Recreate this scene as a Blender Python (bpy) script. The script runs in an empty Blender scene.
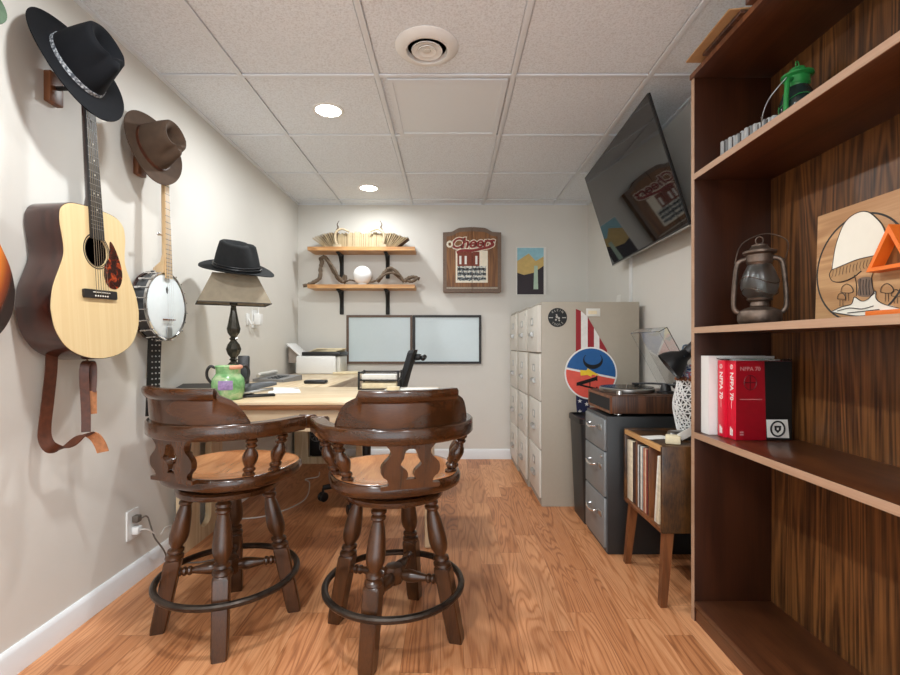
import bpy, bmesh, math, random
from mathutils import Vector, Matrix
random.seed(7)
PI = math.pi
S = bpy.context.scene
C = S.collection
R = math.radians
EYE, F, CX, CY = 0.988, 475.0, 450.0, 344.0
# ---------------------------------------------------------------- camera
cd = bpy.data.cameras.new('camera'); cam = bpy.data.objects.new('camera', cd); C.objects.link(cam)
cd.sensor_width = 36; cd.lens = F/900*36; cd.shift_y = 6.5/900
cam.location = (0, 0, EYE); cam.rotation_euler = (PI/2, 0, 0); cd.clip_start = .02
S.camera = cam
S.view_settings.view_transform = 'Standard'; S.view_settings.look = 'None'
S.view_settings.gamma = 1; S.view_settings.use_curve_mapping = False
S.view_settings.exposure = 0.62
XL, XR, YB, YF, ZC = -1.308, 1.188, 4.088, -1.6, 2.19

def PX(px, py, X):
    Y = X*F/(px-CX); return Vector((X, Y, EYE+(CY-py)/F*Y))
def PY(px, py, Y): return Vector(((px-CX)/F*Y, Y, EYE+(CY-py)/F*Y))
def PZ(px, py, Z):
    Y = (Z-EYE)*F/(CY-py); return Vector(((px-CX)/F*Y, Y, Z))
# ---------------------------------------------------------------- materials
def lin(c):
    def f(v):
        v /= 255
        return v/12.92 if v <= .04045 else ((v+.055)/1.055)**2.4
    return (f(c[0]), f(c[1]), f(c[2]), 1)
class NT:
    def __init__(s, name):
        s.m = bpy.data.materials.new(name); s.m.use_nodes = True
        s.t = s.m.node_tree; s.b = s.t.nodes['Principled BSDF']
    def n(s, typ, **kw):
        o = s.t.nodes.new(typ)
        for k, v in kw.items(): setattr(o, k, v)
        return o
    def l(s, a, b): s.t.links.new(a, b)
    def math(s, op, a, b=None, c=None):
        o = s.n('ShaderNodeMath', operation=op)
        for i, v in enumerate((a, b, c)):
            if v is None: continue
            if isinstance(v, (int, float)): o.inputs[i].default_value = v
            else: s.l(v, o.inputs[i])
        return o.outputs[0]
    def mix(s, fac, a, b, mode='MIX'):
        o = s.n('ShaderNodeMix', data_type='RGBA', blend_type=mode)
        for i, v in ((0, fac), (6, a), (7, b)):
            if isinstance(v, (int, float, tuple)): o.inputs[i].default_value = v
            else: s.l(v, o.inputs[i])
        return o.outputs[2]
    def noise(s, vec, scale, detail=3, rough=.5, dist=0):
        o = s.n('ShaderNodeTexNoise'); s.l(vec, o.inputs['Vector'])
        o.inputs['Scale'].default_value = scale; o.inputs['Detail'].default_value = detail
        o.inputs['Roughness'].default_value = rough; o.inputs['Distortion'].default_value = dist
        return o.outputs['Fac']
    def obj(s): return s.n('ShaderNodeTexCoord').outputs['Object']
    def scale(s, vec, sc):
        o = s.n('ShaderNodeMapping'); s.l(vec, o.inputs['Vector']); o.inputs['Scale'].default_value = sc
        return o.outputs[0]
    def ramp(s, fac, *st):
        o = s.n('ShaderNodeValToRGB'); s.l(fac, o.inputs[0])
        e = o.color_ramp.elements
        while len(e) < len(st): e.new(.5)
        for i, (p, c) in enumerate(st): e[i].position = p; e[i].color = c
        return o.outputs[0]
    def bump(s, h, strength, dist=.002):
        o = s.n('ShaderNodeBump'); o.inputs['Strength'].default_value = strength; o.inputs['Distance'].default_value = dist
        s.l(h, o.inputs['Height']); s.l(o.outputs[0], s.b.inputs['Normal'])
def plain(name, c, rough=.5, metal=0, var=.06, vs=40, bump=0, bs=200, coat=0, spec=.5):
    n = NT(name); b = n.b
    b.inputs['Roughness'].default_value = rough; b.inputs['Metallic'].default_value = metal
    b.inputs['Specular IOR Level'].default_value = spec
    if coat: b.inputs['Coat Weight'].default_value = coat; b.inputs['Coat Roughness'].default_value = .12
    c1 = lin(c); v = n.obj()
    f = n.noise(v, vs, 4)
    a = tuple(x*(1-var) for x in c1[:3])+(1,); d = tuple(min(1, x*(1+var)) for x in c1[:3])+(1,)
    n.l(n.ramp(f, (.3, a), (.7, d)), b.inputs['Base Color'])
    if bump: n.bump(n.noise(v, bs, 4), bump)
    return n.m
def wood(name, light, dark, axis='Z', across=9, along=1.0, rings=5, contrast=.8, fiber=.35, rough=.4, coat=0, bump=.08, blot=0):
    n = NT(name); b = n.b
    b.inputs['Roughness'].default_value = rough
    if coat: b.inputs['Coat Weight'].default_value = coat; b.inputs['Coat Roughness'].default_value = .15
    v = n.obj(); i = 'XYZ'.index(axis)
    sc = [across]*3; sc[i] = along
    f = n.noise(n.scale(v, tuple(sc)), 1.0, 2, .45, .6)
    w = n.math('SINE', n.math('MULTIPLY', f, rings*2*PI))
    w = n.math('MULTIPLY_ADD', w, .5, .5)
    sc = [across*22]*3; sc[i] = along*7
    g = n.noise(n.scale(v, tuple(sc)), 1.0, 3, .6)
    g = n.math('MULTIPLY_ADD', n.math('SUBTRACT', g, .5), fiber*2.2, 0)
    t = n.math('ADD', n.math('MULTIPLY_ADD', w, contrast, (1-contrast)*.5), g)
    if blot:
        t = n.math('ADD', t, n.math('MULTIPLY', n.math('SUBTRACT', n.noise(v, 7, 3), .5), blot))
    n.l(n.ramp(t, (0, lin(light)), (1, lin(dark))), b.inputs['Base Color'])
    if bump: n.bump(g, bump, .001)
    return n.m
def emit(name, c, st):
    n = NT(name); n.b.inputs['Base Color'].default_value = lin(c)
    n.b.inputs['Emission Color'].default_value = lin(c); n.b.inputs['Emission Strength'].default_value = st
    return n.m
def glass(name, tint=(255, 255, 255), rough=.02, alpha=None):
    n = NT(name); n.b.inputs['Base Color'].default_value = lin(tint); n.b.inputs['Roughness'].default_value = rough
    n.b.inputs['Transmission Weight'].default_value = 1; n.b.inputs['IOR'].default_value = 1.46
    if alpha is not None: n.b.inputs['Alpha'].default_value = alpha
    return n.m

M = {}
M['wall'] = plain('wall paint', (219, 216, 209), .55, var=.012, vs=6, bump=.05, bs=500)
M['trim'] = plain('white trim paint', (232, 234, 236), .35, var=.01)
M['grid'] = plain('white ceiling grid', (228, 233, 239), .5, var=.01)
M['stringmat'] = plain('bronze guitar string', (112, 98, 78), .45, metal=.6)
M['white'] = plain('white plastic', (232, 232, 230), .4, var=.01)
M['offwhite'] = plain('off white plastic', (218, 216, 208), .45, var=.02)
M['black'] = plain('black plastic', (22, 22, 24), .4, var=.1)
M['blackmetal'] = plain('black iron', (26, 25, 24), .5, metal=.3, var=.2, bump=.1)
M['ring'] = plain('blackened steel ring', (74, 66, 60), .32, metal=.85, var=.4, vs=25, bump=.05)
M['chrome'] = plain('chrome', (225, 225, 225), .15, metal=1, var=.02)
M['steel'] = plain('brushed steel', (180, 180, 178), .3, metal=1, var=.05)
M['brass'] = plain('aged brass', (150, 120, 70), .35, metal=1, var=.15)
M['paper'] = plain('paper', (232, 230, 224), .8, var=.03)
M['cream'] = plain('cream paper', (226, 212, 178), .8, var=.08)
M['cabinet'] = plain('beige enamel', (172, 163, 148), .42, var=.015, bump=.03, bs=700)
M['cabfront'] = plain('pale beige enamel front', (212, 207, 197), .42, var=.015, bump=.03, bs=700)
M['slot'] = plain('shadow gap black', (40, 38, 36), .8)
M['gunmetal'] = plain('dark grey enamel', (34, 35, 36), .4, var=.05)
M['greyfront'] = plain('silver grey enamel', (128, 132, 134), .38, metal=.25, var=.04)
M['stool'] = wood('dark stained maple', (86, 48, 21), (30, 16, 7), 'Z', 16, 3, 2, .4, .4, .24, .35, .012, .35)
M['stoolrail'] = wood('dark stained maple rail', (86, 48, 21), (30, 16, 7), 'X', 16, 3, 2, .35, .4, .22, .35, .010, .35)
M['seatsheen'] = wood('stained maple seat with painted sheen', (208, 146, 98), (154, 96, 58), 'Y', 14, 2, 3, .45, .5, .22, .55, .02, .3)  # seat top lightened to carry its gloss reflection in the colour
M['stoolworn'] = wood('dark stained maple leg', (86, 50, 24), (29, 16, 8), 'Z', 20, 3, 2, .4, .5, .3, .25, .03, .4)
M['pine'] = wood('blond pine', (228, 210, 178), (202, 174, 134), 'X', 16, 1.4, 4, .6, .3, .4, .2, .02)
M['pinez'] = wood('blond pine upright', (226, 206, 172), (198, 168, 126), 'Z', 14, 1.2, 4, .6, .3, .45, .1, .02)
M['pineedge'] = wood('pine edge', (138, 90, 48), (92, 56, 28), 'X', 20, 2, 3, .6, .3, .5)
M['shelfwood'] = wood('honey oak shelf', (214, 164, 108), (166, 112, 62), 'X', 25, 2, 4, .6, .3, .45)
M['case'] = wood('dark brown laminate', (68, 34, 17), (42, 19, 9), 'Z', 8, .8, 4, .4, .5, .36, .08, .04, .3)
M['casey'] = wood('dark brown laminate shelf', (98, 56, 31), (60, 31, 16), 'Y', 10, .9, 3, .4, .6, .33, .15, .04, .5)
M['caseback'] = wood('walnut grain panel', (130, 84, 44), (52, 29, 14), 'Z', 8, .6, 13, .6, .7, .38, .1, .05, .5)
M['caseedge'] = wood('tan edge banding', (190, 158, 132), (160, 124, 98), 'Y', 10, 1, 2, .4, .4, .45)
M['walnut'] = wood('walnut veneer', (92, 56, 35), (44, 25, 15), 'Z', 30, 1.5, 4, .7, .4, .4, .1)
M['rustic'] = wood('mottled brown board', (96, 62, 27), (30, 18, 9), 'Z', 9, 6, 2, .5, .6, .4, .2, .03, 1.4)
M['teak'] = wood('teak leg', (134, 82, 46), (84, 48, 26), 'Z', 25, 2, 3, .6, .4, .4)
M['cork'] = wood('tan top', (206, 160, 104), (164, 116, 68), 'Y', 12, 1, 3, .5, .5, .5)
M['board'] = wood('pale walnut art board', (206, 164, 118), (168, 122, 80), 'Y', 16, 1.5, 4, .7, .3, .5)
M['kraft'] = plain('kraft board', (176, 138, 96), .8, var=.06)
M['spruce'] = wood('spruce top', (236, 212, 164), (224, 194, 142), 'Y', 60, 1, 2, .4, .3, .3, .5, 0)
M['mahog'] = wood('dark mahogany', (66, 30, 21), (26, 10, 8), 'Y', 18, 1.5, 3, .6, .5, .25, .6, .03)
M['ebony'] = plain('ebony', (30, 26, 25), .45, var=.2)
M['maple'] = wood('maple neck', (214, 184, 142), (190, 156, 112), 'Y', 30, 2, 3, .5, .3, .35, .3)
M['leather'] = plain('brown leather strap', (78, 40, 24), .45, var=.3, vs=60, bump=.1)
M['suede'] = plain('raw leather', (176, 118, 78), .7, var=.2, vs=80)
M['pearl'] = plain('pearl dot', (226, 222, 210), .3)
M['drumhead'] = plain('banjo head', (226, 234, 236), .45, var=.02)
M['feltblack'] = plain('black felt', (9, 11, 16), .9, var=.15, vs=60, bump=.08, bs=900, spec=.25)
M['feltbrown'] = plain('brown felt', (74, 56, 42), .9, var=.15, vs=30, bump=.1, bs=900)
M['feltgrey'] = plain('charcoal felt', (34, 35, 36), .9, var=.12, vs=60, bump=.08, bs=900, spec=.25)
M['feltgreen'] = plain('green felt', (62, 80, 60), .9, var=.12, bump=.08, bs=900)
M['beadband'] = None
M['red'] = plain('red cover', (214, 22, 52), .35, var=.05)
M['darkred'] = plain('dark red cover', (150, 10, 28), .3, var=.08)
M['bookblack'] = plain('black cover', (20, 20, 20), .35, var=.1)
M['bronze'] = plain('dark bronze glass', (62, 60, 52), .18, metal=.4, var=.3, vs=60)
M['shade'] = plain('taupe shade', (142, 130, 110), .75, var=.12, vs=25)
M['tin'] = plain('rusted tin', (98, 84, 74), .45, metal=.7, var=.45, vs=30, bump=.15, bs=120)
M['greenpaint'] = plain('green enamel', (42, 140, 68), .3, var=.1)
M['sootglass'] = plain('smoked lamp glass', (40, 52, 50), .1, var=.2)
M['orange'] = plain('orange paint', (240, 120, 36), .45, var=.03)
M['ink'] = plain('dark ink', (52, 50, 48), .7, var=.05)
M['mushwhite'] = plain('cream paint', (240, 236, 222), .6, var=.01)
M['drift'] = plain('grey driftwood', (98, 82, 66), .8, var=.35, vs=40, bump=.3, bs=90)
M['antler'] = plain('pale antler', (188, 170, 140), .5, var=.15, vs=40)
M['globe'] = plain('opal white globe', (246, 246, 246), .25, var=.01)
M['glassboard'] = plain('whiteboard face', (208, 222, 226), .22, var=.01)
M['brownframe'] = plain('brown frame', (98, 76, 62), .5, var=.1)
M['blackframe'] = plain('black frame', (34, 32, 32), .5, var=.1)
M['signwood'] = wood('sign wood', (148, 98, 52), (92, 56, 28), 'Z', 30, 2, 4, .6, .4, .5)
M['signgrey'] = plain('weathered border', (112, 92, 78), .6, var=.15, vs=50)
M['signred'] = plain('sign red', (132, 34, 26), .5)
M['signcream'] = plain('sign cream', (236, 226, 206), .6)
M['brick'] = plain('brick red brown', (122, 58, 40), .7, var=.2, vs=80)
M['tvscreen'] = plain('glossy screen', (10, 11, 12), .04, var=.02, spec=.9)
M['flagred'] = plain('flag red', (150, 34, 42), .7)
M['flagwhite'] = plain('flag white', (226, 224, 220), .7)
M['navy'] = plain('flag navy', (24, 28, 66), .7)
M['discblue'] = plain('disc blue', (34, 92, 152), .4)
M['discred'] = plain('disc coral', (226, 92, 78), .4)
M['yellow'] = plain('bolt yellow', (238, 200, 52), .4)
M['felt'] = plain('record black', (16, 16, 17), .25, var=.1)
M['clear'] = glass('clear acrylic', (250, 252, 252), .03)
M['lampglass'] = glass('old lantern glass', (232, 238, 238), .28)
M['cable'] = plain('white cable', (214, 210, 204), .5)
M['darkcable'] = plain('grey cable', (96, 88, 80), .5)
M['greymid'] = plain('grey plastic', (132, 132, 132), .45, var=.05)
M['greydark'] = plain('dark grey plastic', (70, 72, 74), .45, var=.05)
M['meshfabric'] = plain('black mesh fabric', (24, 24, 26), .8, var=.2, vs=200)

def m_floor():
    n = NT('oak laminate planks'); b = n.b
    v = n.obj(); s = n.n('ShaderNodeSeparateXYZ'); n.l(v, s.inputs[0]); x, y = s.outputs[0], s.outputs[1]
    xs = n.math('DIVIDE', n.math('ADD', x, .055), .0975); row = n.math('FLOOR', xs)
    w1 = n.n('ShaderNodeTexWhiteNoise', noise_dimensions='1D'); n.l(row, w1.inputs['W'])
    ys = n.math('DIVIDE', n.math('ADD', y, n.math('MULTIPLY', w1.outputs['Value'], 1.3)), .82); idx = n.math('FLOOR', ys)
    cv = n.n('ShaderNodeCombineXYZ'); n.l(row, cv.inputs[0]); n.l(idx, cv.inputs[1])
    w2 = n.n('ShaderNodeTexWhiteNoise', noise_dimensions='2D'); n.l(cv.outputs[0], w2.inputs['Vector']); rnd = w2.outputs['Value']
    g = n.n('ShaderNodeCombineXYZ')
    n.l(n.math('MULTIPLY_ADD', x, 9, n.math('MULTIPLY', rnd, 40)), g.inputs[0])
    n.l(n.math('MULTIPLY_ADD', y, .9, n.math('MULTIPLY', rnd, 27)), g.inputs[1])
    f = n.noise(g.outputs[0], 1, 2, .5, .5)
    w = n.math('MULTIPLY_ADD', n.math('SINE', n.math('MULTIPLY', f, 105)), .5, .5)
    w = n.math('POWER', w, 2.6)
    g2 = n.n('ShaderNodeCombineXYZ')
    n.l(n.math('MULTIPLY_ADD', x, 260, n.math('MULTIPLY', rnd, 40)), g2.inputs[0]); n.l(n.math('MULTIPLY', y, 7), g2.inputs[1])
    fb = n.noise(g2.outputs[0], 1, 3, .6)
    tone = n.math('ADD', n.math('MULTIPLY', rnd, .50), n.math('ADD', n.math('MULTIPLY', w, .32), n.math('MULTIPLY', n.math('SUBTRACT', fb, .5), .75)))
    col = n.ramp(tone, (0, lin((218, 158, 112))), (.5, lin((184, 120, 76))), (1, lin((116, 66, 38))))
    fx = n.math('FRACT', xs); fy = n.math('FRACT', ys)
    seam = n.math('MAXIMUM', n.math('LESS_THAN', fx, .014), n.math('LESS_THAN', fy, .0018))
    col = n.mix(n.math('MULTIPLY', seam, .4), col, lin((84, 46, 26)))
    n.l(col, b.inputs['Base Color']); b.inputs['Roughness'].default_value = .42
    n.bump(n.math('SUBTRACT', fb, seam), .06, .001)
    return n.m
M['floor'] = m_floor()
def m_tile():
    n = NT('fissured ceiling tile'); v = n.obj()
    f = n.noise(v, 130, 3, .7); g = n.noise(v, 420, 2)
    t = n.math('MULTIPLY_ADD', g, .3, n.math('MULTIPLY', f, .8))
    n.l(n.ramp(t, (.38, lin((210, 214, 219))), (.6, lin((236, 242, 249)))), n.b.inputs['Base Color'])
    n.b.inputs['Roughness'].default_value = .9; n.bump(t, .5, .004); return n.m
M['tile'] = m_tile()
def m_shell():
    n = NT('tortoise pickguard'); v = n.obj(); f = n.noise(v, 45, 4, .6, .8)
    n.l(n.ramp(f, (.42, lin((42, 18, 14))), (.56, lin((86, 30, 18))), (.66, lin((176, 72, 34)))), n.b.inputs['Base Color'])
    n.b.inputs['Roughness'].default_value = .15; return n.m
M['shell'] = m_shell()
def m_burst():
    n = NT('sunburst finish'); v = n.obj()
    mp = n.n('ShaderNodeMapping'); n.l(v, mp.inputs[0]); mp.inputs['Location'].default_value = (0, -.2, 0); mp.inputs['Scale'].default_value = (1, .72, 0)
    ln = n.n('ShaderNodeVectorMath', operation='LENGTH'); n.l(mp.outputs[0], ln.inputs[0])
    n.l(n.ramp(ln.outputs['Value'], (.08, lin((236, 176, 84))), (.155, lin((214, 126, 46))), (.182, lin((130, 56, 22))), (.2, lin((34, 16, 11)))), n.b.inputs['Base Color'])
    n.b.inputs['Roughness'].default_value = .15; n.b.inputs['Coat Weight'].default_value = .6; return n.m
M['burst'] = m_burst()
def m_band():
    n = NT('silver beaded band'); v = n.obj(); f = n.n('ShaderNodeTexVoronoi'); n.l(v, f.inputs['Vector']); f.inputs['Scale'].default_value = 130
    n.l(n.ramp(f.outputs['Distance'], (.2, lin((206, 210, 214))), (.7, lin((70, 76, 84)))), n.b.inputs['Base Color']); return n.m
M['beadband'] = m_band()
def m_jug():
    n = NT('green glazed ceramic'); v = n.obj(); f = n.noise(v, 22, 4, .6, .4)
    n.l(n.ramp(f, (.3, lin((84, 140, 84))), (.5, lin((132, 182, 124))), (.68, lin((190, 204, 164)))), n.b.inputs['Base Color'])
    n.b.inputs['Roughness'].default_value = .2; return n.m
M['jug'] = m_jug()
def m_street():
    n = NT('printed street scene'); v = n.obj(); s = n.n('ShaderNodeSeparateXYZ'); n.l(v, s.inputs[0])
    f = n.noise(n.scale(v, (60, 60, 90)), 1, 3)
    t = n.math('ADD', f, n.math('MULTIPLY', n.math('SINE', n.math('MULTIPLY', s.outputs[2], 160)), .12))
    n.l(n.ramp(t, (.4, lin((42, 44, 48))), (.52, lin((120, 130, 134))), (.62, lin((216, 212, 200)))), n.b.inputs['Base Color']); return n.m
M['street'] = m_street()
# ---------------------------------------------------------------- mesh builder
I4 = Matrix.Identity(4)
def T(x, y=None, z=None): return Matrix.Translation(x if y is None else (x, y, z))
def RX(a): return Matrix.Rotation(a, 4, 'X')
def RY(a): return Matrix.Rotation(a, 4, 'Y')
def RZ(a): return Matrix.Rotation(a, 4, 'Z')
def SC(x, y, z): return Matrix.Diagonal((x, y, z, 1))
class MB:
    def __init__(s): s.b = bmesh.new(); s.mi = 0
    def mat(s, i): s.mi = i; return s
    def face(s, vs):
        try: f = s.b.faces.new(vs)
        except ValueError: return None
        f.material_index = s.mi; return f
    def merge(s, o, m=I4):
        me = bpy.data.meshes.new('t'); o.to_mesh(me); o.free(); s.addmesh(me, m)
    def addmesh(s, me, m=I4):
        me.transform(m); n0 = len(s.b.faces); s.b.from_mesh(me); s.b.faces.ensure_lookup_table()
        for f in s.b.faces[n0:]: f.material_index = s.mi
        bpy.data.meshes.remove(me)
    def box(s, lo, hi, bev=0, m=I4, seg=2):
        o = bmesh.new()
        lo, hi = Vector(lo), Vector(hi)
        lo, hi = Vector([min(a, b) for a, b in zip(lo, hi)]), Vector([max(a, b) for a, b in zip(lo, hi)])
        bmesh.ops.create_cube(o, size=1, matrix=T((lo+hi)/2) @ SC(*(hi-lo)))
        if bev: bmesh.ops.bevel(o, geom=o.edges[:], offset=min(bev, min(hi-lo)*.45), segments=seg, profile=.5, affect='EDGES')
        s.merge(o, m); return s
    def loft(s, secs, m=I4, cap=True, closed=False):
        rows = [[s.b.verts.new(m @ Vector(p)) for p in sec] for sec in secs]
        n = len(rows[0])
        R_ = range(len(rows)) if closed else range(len(rows)-1)
        for i in R_:
            a, b = rows[i], rows[(i+1) % len(rows)]
            for j in range(n): s.face((a[j], a[(j+1) % n], b[(j+1) % n], b[j]))
        if cap and not closed: s.face(rows[0][::-1]); s.face(rows[-1])
        return s
    def lathe(s, prof, seg=24, m=I4, a0=0, sx=1, sy=1, cap=True):
        return s.loft([[(r*sx*math.cos(a0+2*PI*k/seg), r*sy*math.sin(a0+2*PI*k/seg), z) for k in range(seg)] for r, z in [(max(r, 1e-4), z) for r, z in prof]], m, cap)
    def cyl(s, p, q, r, seg=14, r2=None):
        p, q = Vector(p), Vector(q); d = q-p
        m = T(p) @ d.to_track_quat('Z', 'Y').to_matrix().to_4x4()
        return s.lathe([(r, 0), (r if r2 is None else r2, d.length)], seg, m)
    def tube(s, pts, r, seg=8, closed=False, m=I4, flat=1):
        pts = [Vector(p) for p in pts]; n = len(pts); secs = []; N = None
        for i, p in enumerate(pts):
            a = pts[(i-1) % n] if (closed or i) else p; b = pts[(i+1) % n] if (closed or i < n-1) else p
            t = (b-a).normalized()
            if N is None:
                N = t.orthogonal().normalized()
            N = (N-t*N.dot(t)).normalized(); Bn = t.cross(N)
            rr = r[i] if isinstance(r, (list, tuple)) else r
            secs.append([p+(N*math.cos(2*PI*k/seg)+Bn*math.sin(2*PI*k/seg)*flat)*rr for k in range(seg)])
        return s.loft(secs, m, True, closed)
    def ribbon(s, pts, wd, w, t, m=I4):
        pts = [Vector(p) for p in pts]; n = len(pts); secs = []
        for i, p in enumerate(pts):
            d = (pts[min(i+1, n-1)]-pts[max(i-1, 0)]).normalized()
            W_ = Vector(wd[i] if isinstance(wd, list) else wd); W_ = (W_-d*W_.dot(d)).normalized(); N = d.cross(W_)
            secs.append([p+W_*w/2+N*t/2, p-W_*w/2+N*t/2, p-W_*w/2-N*t/2, p+W_*w/2-N*t/2])
        return s.loft(secs, m)
    def ball(s, c, r, sx=1, sy=1, sz=1, seg=20, rings=12, m=I4):
        o = bmesh.new(); bmesh.ops.create_uvsphere(o, u_segments=seg, v_segments=rings, radius=r, matrix=SC(sx, sy, sz))
        s.merge(o, m @ T(Vector(c))); return s
    def prism(s, outl, z0, z1, m=I4, holes=(), bev=0):
        o = bmesh.new(); ed = []
        for lp in (outl, *holes):
            vs = [o.verts.new((p[0], p[1], z0)) for p in lp]
            ed += [o.edges.new((vs[i], vs[(i+1) % len(vs)])) for i in range(len(vs))]
        if holes: bmesh.ops.triangle_fill(o, edges=ed, use_beauty=True)
        else: o.faces.new(o.verts[:])
        if z1 != z0:
            g = bmesh.ops.extrude_face_region(o, geom=o.faces[:])
            bmesh.ops.translate(o, verts=[e for e in g['geom'] if isinstance(e, bmesh.types.BMVert)], vec=(0, 0, z1-z0))
        bmesh.ops.recalc_face_normals(o, faces=o.faces[:])
        s.merge(o, m); return s
    def text(s, body, size, m, ext=.0005, shear=0, offset=0, align='CENTER'):
        c = bpy.data.curves.new('t', 'FONT'); c.body = body; c.size = size; c.extrude = ext; c.shear = shear; c.offset = offset
        c.align_x = align; c.align_y = 'CENTER'; c.resolution_u = 3
        o = bpy.data.objects.new('t', c); me = bpy.data.meshes.new_from_object(o)
        bpy.data.objects.remove(o); bpy.data.curves.remove(c)
        s.addmesh(me, m); return s
ROOT = {}
def rootof(o):
    while o.parent: o = o.parent
    return o
def part(name, mb, mat, parent, world=True, sharp=35, label=None, xf=None):
    b = mb.b
    bmesh.ops.remove_doubles(b, verts=b.verts[:], dist=1e-6)
    bmesh.ops.recalc_face_normals(b, faces=b.faces[:])
    if parent is not None and world: b.transform(ROOT[rootof(parent).name].inverted())
    me = bpy.data.meshes.new(name); b.to_mesh(me); b.free()
    for x in (mat if isinstance(mat, (list, tuple)) else [mat]): me.materials.append(M[x] if isinstance(x, str) else x)
    for p in me.polygons: p.use_smooth = True
    me.set_sharp_from_angle(angle=R(sharp))
    o = bpy.data.objects.new(name, me); C.objects.link(o)
    if parent is not None: o.parent = parent
    if label: o['label'] = label
    return o
def tag(o, label, cat, group=None):
    o['label'] = label; o['category'] = cat
    if group: o['group'] = group
    return o
def thing(name, label, cat, loc=(0, 0, 0), rotz=0, group=None, mat=None):
    o = bpy.data.objects.new(name, None); C.objects.link(o); o.empty_display_size = .05
    if mat is not None: o.matrix_world = mat; ROOT[o.name] = mat.copy()
    else:
        o.location = loc; o.rotation_euler = (0, 0, rotz); ROOT[o.name] = T(Vector(loc)) @ RZ(rotz)
    return tag(o, label, cat, group)
def solo(name, mb, mat, label, cat, group=None, sharp=35):
    co = [v.co for v in mb.b.verts]
    c = Vector(((min(v.x for v in co)+max(v.x for v in co))/2, (min(v.y for v in co)+max(v.y for v in co))/2, min(v.z for v in co)))
    mb.b.transform(T(-c)); o = part(name, mb, mat, None, sharp=sharp); o.location = c
    return tag(o, label, cat, group)
def struct(name, mb, mat):
    o = part(name, mb, mat, None); o['kind'] = 'structure'; return o
def smooth(pts, n=6, closed=False):
    pts = [Vector(p) for p in pts]; out = []; L = len(pts)
    rng = range(L) if closed else range(L-1)
    for i in rng:
        p0 = pts[(i-1) % L] if (closed or i) else pts[0]; p1 = pts[i]; p2 = pts[(i+1) % L]
        p3 = pts[(i+2) % L] if (closed or i+2 < L) else pts[-1]
        for k in range(n):
            t = k/n
            out.append(.5*((2*p1)+(p2-p0)*t+(2*p0-5*p1+4*p2-p3)*t*t+(3*p1-p0-3*p2+p3)*t**3))
    if not closed: out.append(pts[-1])
    return out
def circ(r, n=32, cx=0, cy=0, a0=0, a1=2*PI):
    return [(cx+r*math.cos(a0+(a1-a0)*k/n), cy+r*math.sin(a0+(a1-a0)*k/n)) for k in range(n)]
def rrect(x0, y0, x1, y1, r, n=5):
    o = []
    for cx, cy, a in ((x1-r, y1-r, 0), (x0+r, y1-r, PI/2), (x0+r, y0+r, PI), (x1-r, y0+r, 1.5*PI)):
        o += [(cx+r*math.cos(a+PI/2*k/n), cy+r*math.sin(a+PI/2*k/n)) for k in range(n+1)]
    return o
# frames: a plate on the left wall (faces +X), on the back wall (faces -Y), on the right wall (faces -X), facing the camera
def FL(o): return Matrix(((0, 0, 1, o[0]), (1, 0, 0, o[1]), (0, 1, 0, o[2]), (0, 0, 0, 1)))      # x->+Y y->+Z z->+X
def FB(o): return Matrix(((1, 0, 0, o[0]), (0, 0, -1, o[1]), (0, 1, 0, o[2]), (0, 0, 0, 1)))     # x->+X y->+Z z->-Y
def FR(o): return Matrix(((0, 0, -1, o[0]), (-1, 0, 0, o[1]), (0, 1, 0, o[2]), (0, 0, 0, 1)))    # x->-Y y->+Z z->-X
w_ = bpy.data.worlds.new('world'); S.world = w_; w_.use_nodes = True
w_.node_tree.nodes['Background'].inputs[0].default_value = (.90, .96, 1.0, 1); w_.node_tree.nodes['Background'].inputs[1].default_value = 2.0
# ================================================================ room
struct('floor', MB().box((XL-.05, YF-.05, -.06), (XR+.05, YB+.05, 0)), 'floor')

struct('wall_left', MB().box((XL-.06, YF, 0), (XL, YB, ZC)), 'wall')
struct('wall_right', MB().box((XR, YF, 0), (XR+.06, YB, ZC)), 'wall')
struct('wall_back', MB().box((XL-.06, YB, 0), (XR+.06, YB+.06, ZC)), 'wall')
def base_prof(m, L):
    return MB().loft([[(0, 0, z), (.014, 0, z), (.014, .070, z), (.010, .080, z), (.004, .086, z), (0, .086, z)] for z in (0, L)], m)
# profile x -> away from the wall, y -> up, z -> along the wall
struct('baseboard_left', base_prof(Matrix(((1, 0, 0, XL), (0, 0, 1, YF), (0, 1, 0, 0), (0, 0, 0, 1))), YB-YF), 'trim')
struct('baseboard_back', base_prof(Matrix(((0, 0, 1, XL), (-1, 0, 0, YB), (0, 1, 0, 0), (0, 0, 0, 1))), XR-XL), 'trim')
struct('baseboard_right', base_prof(Matrix(((-1, 0, 0, XR), (0, 0, 1, YF), (0, 1, 0, 0), (0, 0, 0, 1))), YB-YF), 'trim')
GX = [-.9365, -.3265, .2835, .8935]; GY = [2.125+.61*k for k in range(-7, 4)]
cq = MB().box((XL-.05, YF-.05, ZC+.005), (XR+.05, YB+.05, ZC+.08))
xe = [XL]+GX+[XR]; ye = [YF]+[y for y in GY if YF < y < YB]+[YB]
for i in range(len(xe)-1):
    for j in range(len(ye)-1):
        if abs(xe[i]+.3265) < .01 and abs(ye[j]-2.125) < .01: continue
        cq.box((xe[i]+.0150, ye[j]+.0150, ZC), (xe[i+1]-.0150, ye[j+1]-.0150, ZC+.0055), .0015, seg=1)
struct('ceiling', cq, 'tile')
g = MB()
for x in GX: g.box((x-.012, YF, ZC-.006), (x+.012, YB, ZC+.002), .0015)
for y in GY: g.box((XL, y-.012, ZC-.0055), (XR, y+.012, ZC+.002), .0015)
struct('trim_1', g, 'grid')
w = MB()
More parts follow.
